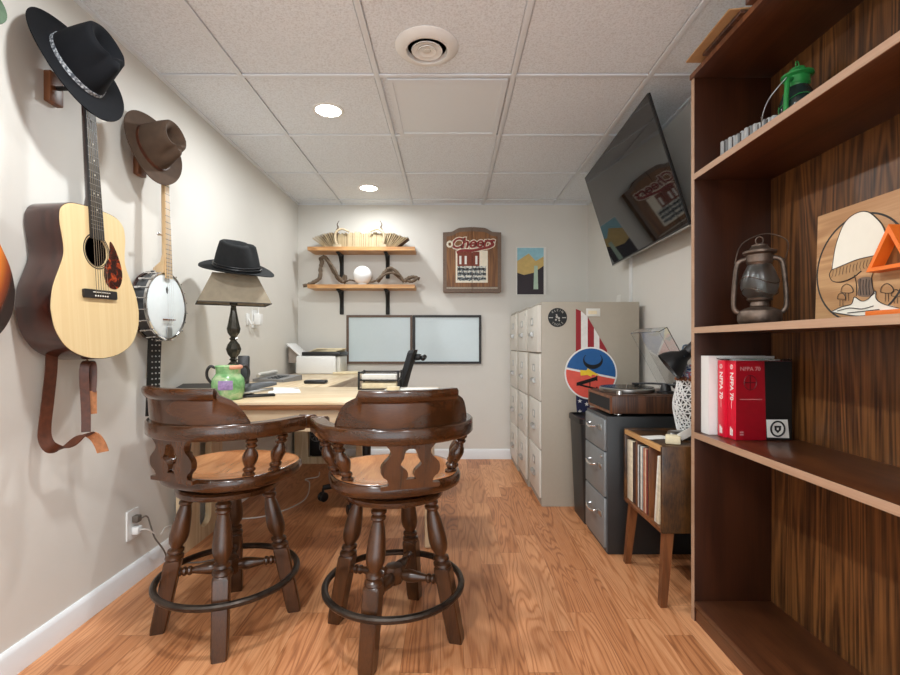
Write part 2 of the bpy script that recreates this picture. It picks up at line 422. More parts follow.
w.box((XL, YF, ZC-.008), (XL+.02, YB, ZC)); w.box((XR-.02, YF, ZC-.008), (XR, YB, ZC)); w.box((XL, YB-.02, ZC-.0075), (XR, YB, ZC))
struct('trim_2', w, 'grid')
# flat ceiling light panel (off), air vent, downlights
t = thing('ceiling_light_panel', 'unlit flat square light panel set in the ceiling grid', 'ceiling light', (-.0215, 2.43, ZC))
fr = MB(); fr.prism(rrect(-.306+.02, 2.145, .263, 2.715, .004), ZC-.009, ZC-.001, holes=[rrect(-.262, 2.165, .239, 2.692, .004)])
part('frame', fr, 'grid', t)
part('diffuser', MB().box((-.268, 2.16, ZC-.005), (.244, 2.698, ZC-.001)), plain('panel diffuser', (230, 235, 240), .35, var=.005), t)
vx, vy = -.093, 1.92
t = thing('ceiling_vent', 'round white ceiling air vent with nested rings', 'air vent', (vx, vy, ZC))
def vlathe(pr): return MB().lathe(pr, 40, T(vx, vy, ZC))
part('flange', vlathe([(.078, -.003), (.083, -.020), (.094, -.022), (.118, -.012), (.128, -.003), (.128, 0), (.078, 0)]), 'white', t)
part('throat', vlathe([(.082, -.003), (.082, -.0005)]), 'slot', t)
part('ring', vlathe([(.052, -.012), (.060, -.017), (.063, -.017), (.062, -.020), (.051, -.015)]), 'white', t)
part('ring', vlathe([(.028, -.013), (.035, -.018), (.038, -.018), (.037, -.021), (.027, -.016)]), 'white', t)
part('hub', vlathe([(0, -.021), (.013, -.020), (.016, -.017), (.006, -.010), (.006, -.003), (0, -.003)]), 'offwhite', t)
DL = [(-.625, 3.65), (-.625, 2.44), (-.625, 1.22), (-.625, 0.0), (.6, -.2)]  # the last one is an added fill lamp, unseen and off the row
DLAB = ['bright round recessed downlight nearest the back wall', 'bright round recessed downlight beside the flat ceiling panel']
def disc_light(x, y, e):
    l = bpy.data.lights.new('downlight lamp', 'AREA'); l.shape = 'DISK'; l.size = .12; l.energy = e; l.color = (.93, .97, .985); l.spread = R(176)
    o = bpy.data.objects.new('downlight_lamp', l); C.objects.link(o); o.location = (x, y, ZC-.012); return o
M['led'] = emit('led lens', (255, 250, 240), 14)
for i, (x, y) in enumerate(DL):
    disc_light(x, y, (4.2, 9.5, 9.5, 13, 7)[i])
    t = thing('recessed_light', DLAB[i] if i < 2 else 'unseen round ceiling downlight out of view: the row continued, and one added fill', 'ceiling light', (x, y, ZC), group='recessed downlights')
    part('trim_ring', MB().lathe([(.062, -.001), (.064, -.006), (.078, -.004), (.08, 0)], 32, T(x, y, ZC), cap=False), 'white', t)
    part('lens', MB().lathe([(.063, -.004), (.063, -.002)], 32, T(x, y, ZC)), 'led', t)
# wall outlets
def outlet(o, lab, plugs):
    t = thing('wall_outlet', lab, 'outlet', o)
    f = FL(o)
    part('cover_plate', MB().prism(rrect(-.037, -.06, .037, .06, .004), 0, .006, f), 'white', t)
    for dy in (-.022, .022):
        if not plugs: part('socket', MB().prism(rrect(-.016, dy-.014, .016, dy+.014, .006), .006, .0075, f), 'offwhite', t)
    return f
oo = PX(132, 524, XL)
f = outlet(oo, 'white wall outlet low on left wall with two plugs in it', True)
t = thing('power_plug', 'dark plug with brown cord in the upper socket of the wall outlet', 'plug', (oo.x+.007, oo.y, oo.z+.02))
part('plug_body', MB().box((-.014, .008, .0065), (.016, .036, .032), .005, f), 'darkcable', t)
tb = MB(); tb.tube(smooth([f @ Vector(p) for p in ((.01, .02, .03), (.035, .018, .04), (.045, -.03, .05), (.055, -.08, .06), (.10, -.15, .07), (.16, -.2345, .06))]+[(-1.22, 2.12, .012), (-1.12, 2.14, .006), (-1.04, 2.2, .006), (-1.05, 2.3, .006), (-1.15, 2.32, .006), (-1.2, 2.5, .006)], 8), .0035, 6)
part('cord', tb, 'darkcable', t)
t = thing('power_plug', 'white plug with white cord in the lower socket of the wall outlet', 'plug', (oo.x+.007, oo.y, oo.z-.02))
part('plug_body', MB().box((-.016, -.04, .0065), (.016, -.008, .035), .006, f), 'white', t)
tb = MB(); tb.tube(smooth([f @ Vector(p) for p in ((0, -.024, .034), (.02, -.03, .05), (.06, -.065, .06), (.11, -.09, .05), (.17, -.08, .035), (.24, -.10, .03))]+[(-1.285, 2.195, .13)], 8), .003, 6)
part('cord', tb, 'cable', t)
o2 = PX(254, 319, XL)
f = outlet(o2, 'white wall plate above the desk beneath the lamp shade', False)
t = thing('plug_adapter', 'white plug adapter with antenna prong on the wall plate above the desk', 'adapter', (o2.x+.008, o2.y, o2.z))
part('body', MB().box((-.028, -.04, .008), (.03, .035, .05), .006, f), 'white', t)
ad = MB(); ad.tube([f @ Vector(p) for p in ((.0, .034, .03), (.0, .085, .03))], .004, 6); ad.tube([f @ Vector(p) for p in ((-.02, .105, .03), (0, .085, .03), (.02, .105, .03))], .004, 6)
part('antenna', ad, 'white', t)
t = thing('wall_hook', 'small white hook on left wall beside the plug adapter', 'hook', f @ Vector((-.11, -.01, .001)))
hk = MB(); hk.box((-.125, -.045, .0005), (-.085, .03, .008), .003, f)
hk.tube([f @ Vector(p) for p in ((-.105, .0, .006), (-.105, -.03, .02), (-.105, -.04, .035), (-.105, -.02, .045))], .006, 8)
part('hook', hk, 'white', t)
# ================================================================ bar stools
def make_stool(name, label, ctr, legrot, back, off):
    cx, cy = ctr
    t = thing(name, label, 'bar stool', (cx, cy, 0), 0, 'swivel bar stools at the desk')
    ux, uy = cx+off[0], cy+off[1]
    B = T(ux, uy, 0) @ RZ(back+PI/2)          # local -Y is the back
    L0 = T(cx, cy, 0) @ RZ(legrot)
    # legs
    pr = [(.017, .475), (.019, .466), (.025, .460), (.025, .452), (.018, .447), (.024, .441), (.024, .434), (.018, .428), (.019, .420), (.024, .40), (.028, .37), (.031, .335), (.031, .318), (.027, .300), (.019, .286), (.018, .281), (.026, .276), (.027, .268), (.020, .262), (.029, .255), (.030, .247), (.024, .240)]
    def sh(z): return .128+(.475-z)/.475*.094
    for k in range(4):
        m = L0 @ RZ(k*PI/2); q = MB()
        q.loft([[(sh(z)+r*math.cos(2*PI*j/18), r*math.sin(2*PI*j/18), z) for j in range(18)] for r, z in pr], m)
        def sq(z, h, c): return [(sh(z)+a*h*(1 if abs(a) == 1 else 1), b*h, z) for a, b in ((1, 1-c), (1-c, 1), (c-1, 1), (-1, 1-c), (-1, c-1), (c-1, -1), (1-c, -1), (1, c-1))]
        q.loft([sq(.250, .017, .4), sq(.240, .026, .3), sq(.232, .0265, .18), sq(.02, .0245, .18), sq(.004, .0225, .2), sq(0, .0225, .2)], m)
        part('leg', q, 'stoolworn', t)
    # stretchers and hub
    sp = [(.010, 0), (.013, .012), (.013, .018), (.009, .022), (.013, .028), (.013, .034), (.009, .038), (.013, .044), (.013, .05), (.009, .056), (.012, .075), (.017, .105), (.018, .12), (.013, .140), (.011, .165)]
    for k in range(4):
        m = L0 @ RZ(k*PI/2) @ T(.172, 0, .195) @ RY(-PI/2)
        part('stretcher', MB().lathe([(r*1.2, z) for r, z in sp], 14, m), 'stoolworn', t)
    part('stretcher_hub', MB().lathe([(.012, .165), (.030, .168), (.035, .176), (.035, .214), (.030, .224), (.012, .226)], 8, L0 @ RZ(PI/8)), 'stoolworn', t)
    part('foot_ring', MB().tube([(cx+.232*math.cos(a), cy+.232*math.sin(a), .168) for a in [2*PI*k/56 for k in range(56)]], .0115, 10, True), 'ring', t)
    part('swivel_plate', MB().lathe([(.05, .472), (.155, .472), (.168, .476), (.170, .482), (.170, .492), (.164, .499), (.14, .501), (.14, .509), (.170, .511), (.172, .516), (.05, .518)], 40, T(cx, cy, 0)), 'stoolrail', t)
    # seat
    def so(s, z):
        o = []
        for k in range(56):
            a = 2*PI*k/56; c_, s_ = math.cos(a), math.sin(a); e = 2/2.5
            o.append((.221*s*math.copysign(abs(c_)**e, c_), .214*s*math.copysign(abs(s_)**e, s_)+.005, z))
        return o
    secs = [so(.80, .517), so(.95, .519), so(.985, .525), so(1, .536), so(1, .548), so(.985, .558), so(.955, .5625), so(.90, .562), so(.8, .558), so(.62, .552), so(.4, .549), so(.15, .549), so(.001, .549)]
    part('seat', MB().loft([so(.001, .517)]+secs[:7], B, cap=False).mat(1).loft(secs[6:], B, cap=False), ['stoolrail', 'seatsheen'], t, sharp=50)
    # bow shaped arm rail
    path = []
    for k in range(33):
        a = R(-90+180*k/32); path.append((.246*math.sin(a), -.246*math.cos(a)+.005, .05, 0))
    right = [(.250, .03, .05, 0), (.253, .052, .052, 0), (.2535, .056, .034, -.005), (.252, .070, .034, -.006), (.250, .080, .052, -.002), (.246, .098, .066, -.002), (.241, .116, .062, -.006), (.238, .128, .046, -.012), (.236, .136, .026, -.02)]
    path = [(-x, y, w_, dz) for x, y, w_, dz in right[::-1]]+path+right
    secs = []
    for i, (x, y, w_, dz) in enumerate(path):
        a, b = path[max(i-1, 0)], path[min(i+1, len(path)-1)]
        d = Vector((b[0]-a[0], b[1]-a[1], 0)).normalized(); n = Vector((d.y, -d.x, 0)); h = w_/2; zl, zh = .690-dz*.3, .738+dz
        c = Vector((x, y, 0))
        secs.append([c+n*u+Vector((0, 0, z)) for u, z in ((-h, zl+.006), (-h+.006, zl), (h-.006, zl), (h, zl+.006), (h, zh-.005), (h-.005, zh), (-h+.005, zh), (-h, zh-.005))])
    part('arm_rail', MB().loft(secs, B), 'stoolrail', t, sharp=45)
    # crest
    secs = []
    angs = [-56, -55.4, -54, -51, -47.5, -44, -40, -36.5, -35, -33.5]+[-32+4*k for k in range(17)]+[33.5, 35, 36.5, 40, 44, 47.5, 51, 54, 55.4, 56]
    for ad in angs:
        aa = abs(ad)
        zt = .852 if aa < 34 else .8515-(.026*min(1, (aa-34)/3)) if aa < 37 else .825-.082*((aa-37)/19)**2
        lip = .013 if aa < 34.2 else 0
        a = R(ad); d = Vector((math.sin(a), -math.cos(a), 0)); zb = .737
        ro = .257; ri = .236
        def pt(r, z): return d*(r+(z-zb)*.10)+Vector((0, .005, z))
        hh = zt-zb
        secs.append([pt(ri, zb), pt(ro, zb), pt(ro, zb+hh*.30), pt(ro-.002, zb+hh*.66), pt(ro+lip*.7, zb+hh*.74), pt(ro+lip, zb+hh*.82), pt(ro+lip, zb+hh*.92), pt(ro+lip*.5, zt), pt(ri+.004, zt), pt(ri-.002, zt-.01)])
    part('backrest', MB().loft(secs, B), 'stoolrail', t, sharp=40)
    # splat with a pierced centre
    u = .00062
    ohw = [(505, 145), (487, 145), (484, 108), (472, 108), (458, 116), (445, 134), (430, 143), (412, 144), (395, 140), (378, 124), (364, 108), (350, 98), (338, 97), (326, 104), (308, 122)]
    ihw = [(462, 26), (448, 14), (436, 15), (424, 20), (412, 34), (404, 44), (394, 52), (384, 46), (370, 36), (352, 32), (336, 26), (328, 12)]
    zf = lambda y: .560+(505-y)/197*.133
    ol = [(h*u, zf(y)) for y, h in ohw]; ol = ol+[(-x, z) for x, z in ol[::-1]]
    il = [(h*u, zf(y)) for y, h in ihw]; il = il+[(-x, z) for x, z in il[::-1]]
    part('back_splat', MB().prism(ol, -.010, .010, B @ T(0, -.205, 0) @ RX(PI/2) @ RX(R(3)) , [il]), 'stool', t)
    # turned spindles
    sp = [(.014, .555), (.019, .560), (.020, .567), (.014, .572), (.020, .578), (.020, .585), (.015, .590), (.019, .600), (.024, .615), (.025, .626), (.021, .640), (.015, .650), (.013, .655), (.019, .660), (.019, .666), (.014, .670), (.019, .676), (.019, .682), (.014, .687), (.015, .697)]
    for ad in (-58, -84, 58, 84):
        a = R(ad); r0, r1 = .198, .243; q = MB()
        q.loft([[((r0+(r1-r0)*(z-.555)/.14)*math.sin(a)+r*math.cos(2*PI*j/16), -(r0+(r1-r0)*(z-.555)/.14)*math.cos(a)+.005+r*math.sin(2*PI*j/16), z) for j in range(16)] for r, z in sp], B)
        part('spindle', q, 'stool', t)
    return t
make_stool('bar_stool', 'dark wooden swivel bar stool nearest the left wall, seen from the side', (-.792, 1.702), R(18), R(249), (.014, .0))
make_stool('bar_stool', 'dark wooden swivel bar stool with its back to the camera, in front of the desk', (-.193, 1.64), R(75.5), R(288), (.002, .0))
# ================================================================ instruments on the left wall
def gw(t):                                     # half width of a dreadnought body, t from the tail up
    P = [(0, 0), (.004, .05), (.02, .108), (.05, .156), (.10, .189), (.15, .199), (.18, .1985), (.23, .187), (.28, .163), (.32, .144), (.345, .138), (.38, .140), (.42, .146), (.45, .146), (.475, .139), (.495, .114), (.504, .075), (.508, 0)]
    return P
def body_outline():
    P = gw(0)
    r = smooth([(w, t, 0) for t, w in P], 4)
    l = smooth([(-w, t, 0) for t, w in P][::-1], 4)
    return [(max(p.x, 0), p.y) for p in r[:-1]]+[(min(p.x, 0), p.y) for p in l[:-1]]
def make_guitar(name, label, m, topmat, hatted=True):
    t = thing(name, label, 'guitar', mat=m.copy())
    ol = body_outline(); D = -.112
    def off(o, k): return [(x*(1-k/.2), .25+(y-.25)*(1-k/.25)) for x, y in o]
    part('soundboard', MB().prism(off(ol, .002), -.004, .0015, m, [circ(.050, 40, 0, .362)]), topmat, t)
    b = MB(); n = len(ol)
    prof = [(.000, 0), (.0025, .0005), (.0, -.004), (0, D+.006), (.004, D)]
    b.loft([[(x*(1-k/.2), .25+(y-.25)*(1-k/.25), z) for x, y in ol] for k, z in ((.004, -.001), (.0, -.0005), (-.0004, -.004), (-.0004, D*.5), (0, D+.008), (.006, D))], m, cap=False)
    b.prism(off(ol, .006), D, D+.003, m)
    part('body_sides', b, 'mahog', t)
    r = MB().lathe([(.0505, .0012), (.0505, .0022), (.053, .0022), (.053, .0012)], 40, m @ T(0, .362, 0), cap=False).lathe([(.056, .0012), (.056, .0021), (.060, .0021), (.060, .0012)], 40, m @ T(0, .362, 0), cap=False)
    part('rosette', r, 'ebony', t)
    pg = smooth([(.034, .322, 0), (.053, .345, 0), (.060, .372, 0), (.064, .405, 0), (.078, .398, 0), (.098, .365, 0), (.114, .322, 0), (.116, .285, 0), (.100, .252, 0), (.070, .240, 0), (.040, .252, 0), (.026, .285, 0)], 5, True)
    part('pickguard', MB().prism([(p.x, p.y) for p in pg], .0012, .0028, m), 'shell', t)
    br = MB().prism([(p[0], p[1]) for p in rrect(-.076, .203, .076, .232, .006)], .001, .009, m)
    o = part('bridge', br, 'ebony', t)
    q = MB().box((-.038, .222, .008), (.038, .2245, .0125), .0005, m)
    for k in range(6): q.ball((-.0275+.011*k, .211, .009), .003, m=m, seg=8, rings=6)
    part('bridge_pin', q, 'pearl', o)
    nk = MB()
    nk.loft([[(w*math.cos(a), y, .004-d*math.sin(a)) for a in [PI*k/8 for k in range(9)]] for y, w, d in ((.498, .028, .055), (.515, .027, .032), (.54, .0265, .024), (.70, .0245, .022), (.862, .0215, .02), (.875, .0215, .02))], m)
    part('neck', nk, 'mahog', t)
    fb = MB(); fb.loft([[(-w, y, .001), (w, y, .001), (w, y, .0095), (-w, y, .0095)] for y, w in ((.402, .0285), (.866, .0215))], m)
    fr = fb; fr.mat(1); Ls = .645; ny = .866
    for k in range(1, 20):
        y = ny-Ls*(1-2**(-k/12)); w = .0215+(.0285-.0215)*(ny-y)/.464
        if y > .404: fr.box((-w, y-.0006, .009), (w, y+.0006, .0104), 0, m)
    dt = fb; dt.mat(2)
    for k in (5, 7, 9, 12, 12.001, 15):
        y = ny-Ls*(1-2**(-(k-.5)/12)); x = 0 if k not in (12, 12.001) else (.009 if k == 12 else -.009)
        dt.lathe([(.0032, .0090), (.0032, .0101)], 10, m @ T(x, y, 0))
    fo = part('fretboard', fb, ['ebony', 'greymid', 'pearl'], t)
    hd = MB(); hd.prism([(-.022, .866), (-.030, .890), (-.036, 1.045), (-.030, 1.052), (.030, 1.052), (.036, 1.045), (.030, .890), (.022, .866)], -.014, .002, m @ T(0, .866, 0) @ RX(R(12)) @ T(0, -.866, 0))
    ho = part('headstock', hd, 'mahog', t)
    pgm = m @ T(0, .866, 0) @ RX(R(12)) @ T(0, -.866, 0)
    for s_ in (-1, 1):
        for k in range(3):
            y = .905+.048*k; q = MB()
            q.cyl(pgm @ Vector((s_*.022, y, .001)), pgm @ Vector((s_*.022, y, .012)), .004, 10); q.cyl(pgm @ Vector((s_*.03, y, -.007)), pgm @ Vector((s_*.05, y, -.007)), .0028, 8); q.ball((s_*.055, y, -.007), .008, .9, 1, .55, 10, 8, pgm)
            part('tuning_peg', q, 'chrome', ho)
    st = MB()
    for k in range(6):
        x0 = -.0275+.011*k; x1 = -.018+.0072*k
        st.tube([m @ Vector((x0, .212, .010)), m @ Vector((x0, .2235, .0128)), m @ Vector((x1, .867, .0112))], .0006 if k > 2 else .0009, 5)
    part('strings', st, 'stringmat', t)
    part('strap_pin', MB().lathe([(.005, 0), (.004, .004), (.008, .009), (.006, .012)], 12, m @ T(0, .001, -.055) @ RX(PI/2)), 'chrome', t)
    return t
def hanger(o, reach, dx, lab):
    t = thing('instrument_hanger', lab, 'wall hanger', o, group='wooden wall hangers')
    f = FL(o)
    part('wall_block', MB().box((-.027, -.052, .0005), (.027, .048, .024), .004, f), 'teak', t)
    a = MB().tube([f @ Vector((0, 0, .022)), f @ Vector((0, 0, reach-.012))], .007, 8)
    for s_ in (-1, 1): a.tube([f @ Vector(p) for p in smooth(((0, 0, reach-.014), (s_*.02, -.002, reach-.012), (s_*.031, -.003, reach+.0), (s_*.034, -.002, reach+.03), (s_*.034, .006, reach+.045)), 4)], .0065, 8)
    part('fork', a, 'blackmetal', t)
GM = FL((-1.178, 1.612, .938)) @ RZ(R(2.0)) @ RX(R(-2.0))
make_guitar('acoustic_guitar', 'acoustic guitar with pale spruce top hanging below the black hat', GM, 'spruce')
hanger((XL, 1.553, 1.823), .095, 0, 'wooden wall hanger of the pale topped guitar, under the black hat')
GM2 = FL((-1.178, 1.093, .968)) @ RX(R(-2.0))
make_guitar('acoustic_guitar', 'sunburst guitar at the left edge, only the rim of its body showing', GM2, 'burst')
hanger((XL, 1.075, 1.853), .095, 0, 'wooden wall hanger of the sunburst guitar beyond the left edge')
# leather strap under the pale guitar
t = thing('guitar_strap', 'brown leather strap looped and hanging below the pale topped guitar', 'strap', (-1.24, 1.53, .90))
p1 = [PX(x, y, X) for x, y, X in ((52, 352, -1.262), (51, 372, -1.262), (48, 400, -1.262), (45, 425, -1.26), (45, 438, -1.255), (50, 447, -1.245), (60, 449, -1.235), (70, 445, -1.225), (80, 437, -1.215), (88, 434, -1.205), (95, 437, -1.195), (100, 444, -1.185), (103, 452, -1.18))]
p1 = smooth(p1, 5)
wd = []
for i in range(len(p1)):
    k = i/(len(p1)-1); wd.append(Vector((.25+.75*min(1, max(0, (k-.25)*2.2)), .95-.8*min(1, max(0, (k-.25)*2.2)), .05+.3*k)))
part('long_end', MB().ribbon(p1[:48], wd[:48], .036, .003), 'leather', t)
part('leather_tip', MB().ribbon(p1[47:], wd[47:], .036, .0034), 'suede', t, label='tan raw leather tip of the long end')
p2 = smooth([PX(x, y, X) for x, y, X in ((86, 432, -1.215), (86, 415, -1.215), (85, 395, -1.215), (84, 375, -1.213), (85, 365, -1.212), (88.5, 361.5, -1.212), (92, 365, -1.212), (92.5, 378, -1.21), (91.5, 392, -1.21))], 5)
part('loop_end', MB().ribbon(p2, Vector((1, .55, 0)), .026, .003), 'leather', t)
p3 = [PX(x, y, X) for x, y, X in ((91.5, 391, -1.21), (91.5, 403, -1.21), (91.5, 414, -1.21))]
part('leather_tab', MB().ribbon(p3, Vector((.5, .9, 0)), .03, .005), 'suede', t, label='tan raw leather tab')
# banjo
BM = FL((-1.222, 2.052, 1.152)) @ RX(R(-1.2)) @ RZ(R(.5))
t = thing('banjo', 'open-faced banjo with white head and pale neck hanging below the brown hat', 'banjo', mat=BM.copy())
part('rim', MB().lathe([(.128, -.072), (.140, -.072), (.140, -.006), (.128, -.006)], 48, BM, cap=False), 'greydark', t)
part('resonator', MB().lathe([(.0, -.076), (.10, -.0765), (.146, -.070), (.150, -.062), (.146, -.055), (.10, -.060), (0, -.062)], 48, BM), 'mahog', t)
part('drum_head', MB().lathe([(.0, .0015), (.128, .0015), (.139, -.004), (.139, -.006), (0, -.004)], 56, BM), 'drumhead', t)
part('tension_hoop', MB().lathe([(.138, -.008), (.147, -.008), (.147, .002), (.143, .004), (.138, .002)], 56, BM, cap=False), 'chrome', t)
for k in range(20):
    a = 2*PI*(k+.5)/20
    mm = BM @ RZ(a) @ T(.150, 0, 0); q = MB()
    q.cyl(mm @ Vector((0, 0, -.045)), mm @ Vector((0, 0, .003)), .0026, 8); q.box((-.008, -.003, .001), (.002, .003, .005), .001, mm); q.cyl(mm @ Vector((0, 0, -.050)), mm @ Vector((0, 0, -.036)), .0048, 6); q.box((-.010, -.004, -.037), (.003, .004, -.026), .001, mm)
    part('bracket_hook', q, 'chrome', t)
q = MB(); q.loft([[(w*math.cos(a), y, .008-d*math.sin(a)) for a in [PI*k/8 for k in range(9)]] for y, w, d in ((.140, .034, .07), (.165, .033, .06), (.19, .026, .03), (.22, .022, .022), (.40, .019, .02), (.552, .016, .018))], BM)
nk = part('neck', q, 'maple', t)
q = MB().loft([[(-w, y, .007), (w, y, .007), (w, y, .0135), (-w, y, .0135)] for y, w in ((.118, .023), (.552, .0155))], BM)
q.mat(1)
for k in range(1, 21):
    y = .552-.66*(1-2**(-k/12)); w = .0155+.0075*(.552-y)/.434
    if y > .12: q.box((-w, y-.001, .013), (w, y+.001, .0147), 0, BM)
fo = part('fretboard', q, ['maple', 'greydark'], t)
q = MB().prism([(-.016, .552), (-.026, .575), (-.028, .63), (-.022, .675), (.022, .675), (.028, .63), (.026, .575), (.016, .552)], -.008, .008, BM)
ho = part('headstock', q, 'maple', t)
for s_, y in ((-1, .59), (-1, .64), (1, .59), (1, .64)):
    q = MB().cyl(BM @ Vector((s_*.018, y, -.02)), BM @ Vector((s_*.018, y, .016)), .004, 8).ball((s_*.018, y, -.026), .009, 1, 1.2, .6, 10, 8, BM)
    part('tuning_peg', q, 'pearl', ho)
q = MB().cyl(BM @ Vector((-.022, .30, .0)), BM @ Vector((-.045, .30, .0)), .004, 8).ball((-.05, .30, 0), .008, 1, 1, .6, 10, 8, BM)
part('fifth_peg', q, 'chrome', nk)
q = MB().box((-.036, -.062, .0015), (.036, -.056, .004), .001, BM).box((-.034, -.062, .010), (.034, -.057, .016), .001, BM)
for x in (-.032, 0, .032): q.box((x-.004, -.062, .003), (x+.004, -.057, .012), 0, BM)
part('bridge', q, 'teak', t)
q = MB().prism(rrect(-.016, -.138, .016, -.092, .004), .006, .010, BM)
part('tailpiece', q, 'steel', t)
q = MB()
for k in range(4): q.tube([BM @ Vector((-.011+.0075*k, -.10, .011)), BM @ Vector((-.022+.015*k, -.0595, .0168)), BM @ Vector((-.010+.0067*k, .555, .0155))], .0006, 5)
part('strings', q, 'steel', t)
q = MB().prism([(0, .085), (.009, .073), (.006, .058), (0, .052), (-.006, .058), (-.009, .073)], .0016, .0022, BM)
part('head_emblem', q, 'ink', t, label='small dark emblem printed on the head')
hanger((XL, 1.985, 1.742), .07, 0, 'wooden wall hanger of the banjo, under the brown hat')
t = thing('banjo_strap', 'black studded strap hanging straight down below the banjo', 'strap', PX(156, 395, -1.262))
a = PX(155, 336, -1.262)
q = MB().ribbon([(-1.262, a.y, a.z), (-1.266, a.y, a.z-.1), (-1.268, a.y-.002, a.z-.21), (-1.27, a.y-.006, a.z-.34)], Vector((.4, 1, 0)), .058, .006)
so_ = part('strap_band', q, 'black', t)
q = MB()
for k in range(13):
    for j in (-1, 0, 1): q.ball((-1.262+.4*.014*j+.0035, a.y+.016*j, a.z-.015-.024*k), .0035, seg=8, rings=6)
part('studs', q, 'steel', so_)
# ================================================================ hats
def make_hat(label, m, mat, brim=(.185, .158), crown=(.100, .080), h=.115, curl=.02, band='plain', bandmat='leather', sz=1.0, name='fedora_hat'):
    t = thing(name, label, 'hat', mat=m @ SC(1, 1, 1), group=None)
    # local x = front, z = crown axis
    N = 64; secs = []
    def ringpt(a, f, kind):
        c, s = math.cos(a), math.sin(a)
        if kind == 'crown':
            u = f                                   # 0 base .. 1 top edge
            k = 1-.20*u**1.6
            front = max(0, c)
            rx, ry = crown[0]*k*(1-.10*u*front), crown[1]*k*(1-.22*u*front)
            pinch = .020*u**1.2*math.exp(-((abs(a if a <= PI else a-2*PI)-R(38))/R(20))**2)
            z = h*(u*(1-.06*front*u)-(.0))*(1+.03*math.cos(2*a)*u)
            return Vector(((rx-pinch)*c, (ry-pinch)*s, z))
        if kind == 'top':
            e = ringpt(a, 1, 'crown'); d = f         # 1 edge .. 0 centre
            g = 1-d
            rim = .010*math.sin(PI*min(1, g/.45)); dent = .042*max(0, min(1, (g-.22)/.5))**1.2
            k = max(0, 1-g*1.6)
            return Vector((e.x*d-.008*g, e.y*d, e.z*k+h*(1-k)+rim-dent))
        r = f; sx = crown[0]+(brim[0]-crown[0])*r; sy = crown[1]+(brim[1]-crown[1])*r
        return Vector((sx*c, sy*s, curl*max(r, 0)**1.8*(s*s)-curl*.6*max(r, 0)**1.5*max(0, c)**2+curl*.2*r*r*max(0, -c)**2))
    A = [2*PI*k/N for k in range(N)]
    for d in (.03, .25, .5, .7, .85, .95): secs.append([ringpt(a, d, 'top') for a in A])
    for u in (1, .94, .85, .7, .5, .3, .12, .03): secs.append([ringpt(a, u, 'crown') for a in A])
    for r in (.03, .2, .4, .6, .8, .95, 1.0): secs.append([ringpt(a, r, 'brim') for a in A])
    for r in (1.0, .95, .6, .2, -.02): secs.append([ringpt(a, r, 'brim')+Vector((0, 0, -.0035)) for a in A])
    for u in (.3, .8): secs.append([Vector((p.x*.96, p.y*.96, p.z-.004)) for p in (ringpt(a, u, 'crown') for a in A)])
    secs.append([Vector((p.x*.3, p.y*.3, h*.62)) for p in (ringpt(a, 1, 'crown') for a in A)])
    part('felt_body', MB().loft(secs, m), mat, t, sharp=60)
    b = MB()
    if band == 'cord':
        b.tube([m @ (Vector((p.x*1.02, p.y*1.02, p.z))) for p in (ringpt(a, .10, 'crown') for a in A)], .005, 8, True)
        b.tube([m @ (Vector((p.x*1.025, p.y*1.025, p.z))) for p in (ringpt(a, .19, 'crown') for a in A)], .004, 8, True)
    else:
        hb = .11
        b.loft([[Vector((p.x*k, p.y*k, p.z)) for p in (ringpt(a, u, 'crown') for a in A)] for k, u in ((1.0, .02), (1.018, .02), (1.018, hb), (1.0, hb))], m, cap=False)
    part('hat_band', b, bandmat, t)
    return t
def axes(o, front, up):
    z = Vector(up).normalized(); x = Vector(front); x = (x-z*x.dot(z)).normalized(); y = z.cross(x)
    return Matrix(((x.x, y.x, z.x, o[0]), (x.y, y.y, z.y, o[1]), (x.z, y.z, z.z, o[2]), (0, 0, 0, 1)))
make_hat('black felt hat with silver band hung over the headstock of the pale guitar', axes((-1.196, 1.525, 1.878), (.42, .03, -.9), (.89, -.11, .43)), 'feltblack', (.178, .155), (.102, .084), .122, .012, 'narrow', 'beadband')
make_hat('brown felt hat hung over the headstock of the banjo', axes((-1.232, 1.970, 1.800), (.20, .12, -.97), (.93, -.22, .24)), 'feltbrown', (.150, .138), (.094, .078), .115, .014, 'plain', 'leather')
make_hat('green hat on the sunburst guitar, just its brim tip showing', axes((-1.198, 1.085, 1.897), (.6, 0, -.8), (.80, -.02, .6)), 'feltgreen', (.18, .155), (.10, .082), .115, .012, 'plain', 'leather')
make_hat('charcoal felt hat resting on top of the table lamp shade', axes((-1.072, 2.395, 1.366), (.86, .45, -.2), (.20, -.30, .92)), 'feltgrey', (.176, .150), (.110, .090), .126, .016, 'cord', 'black')
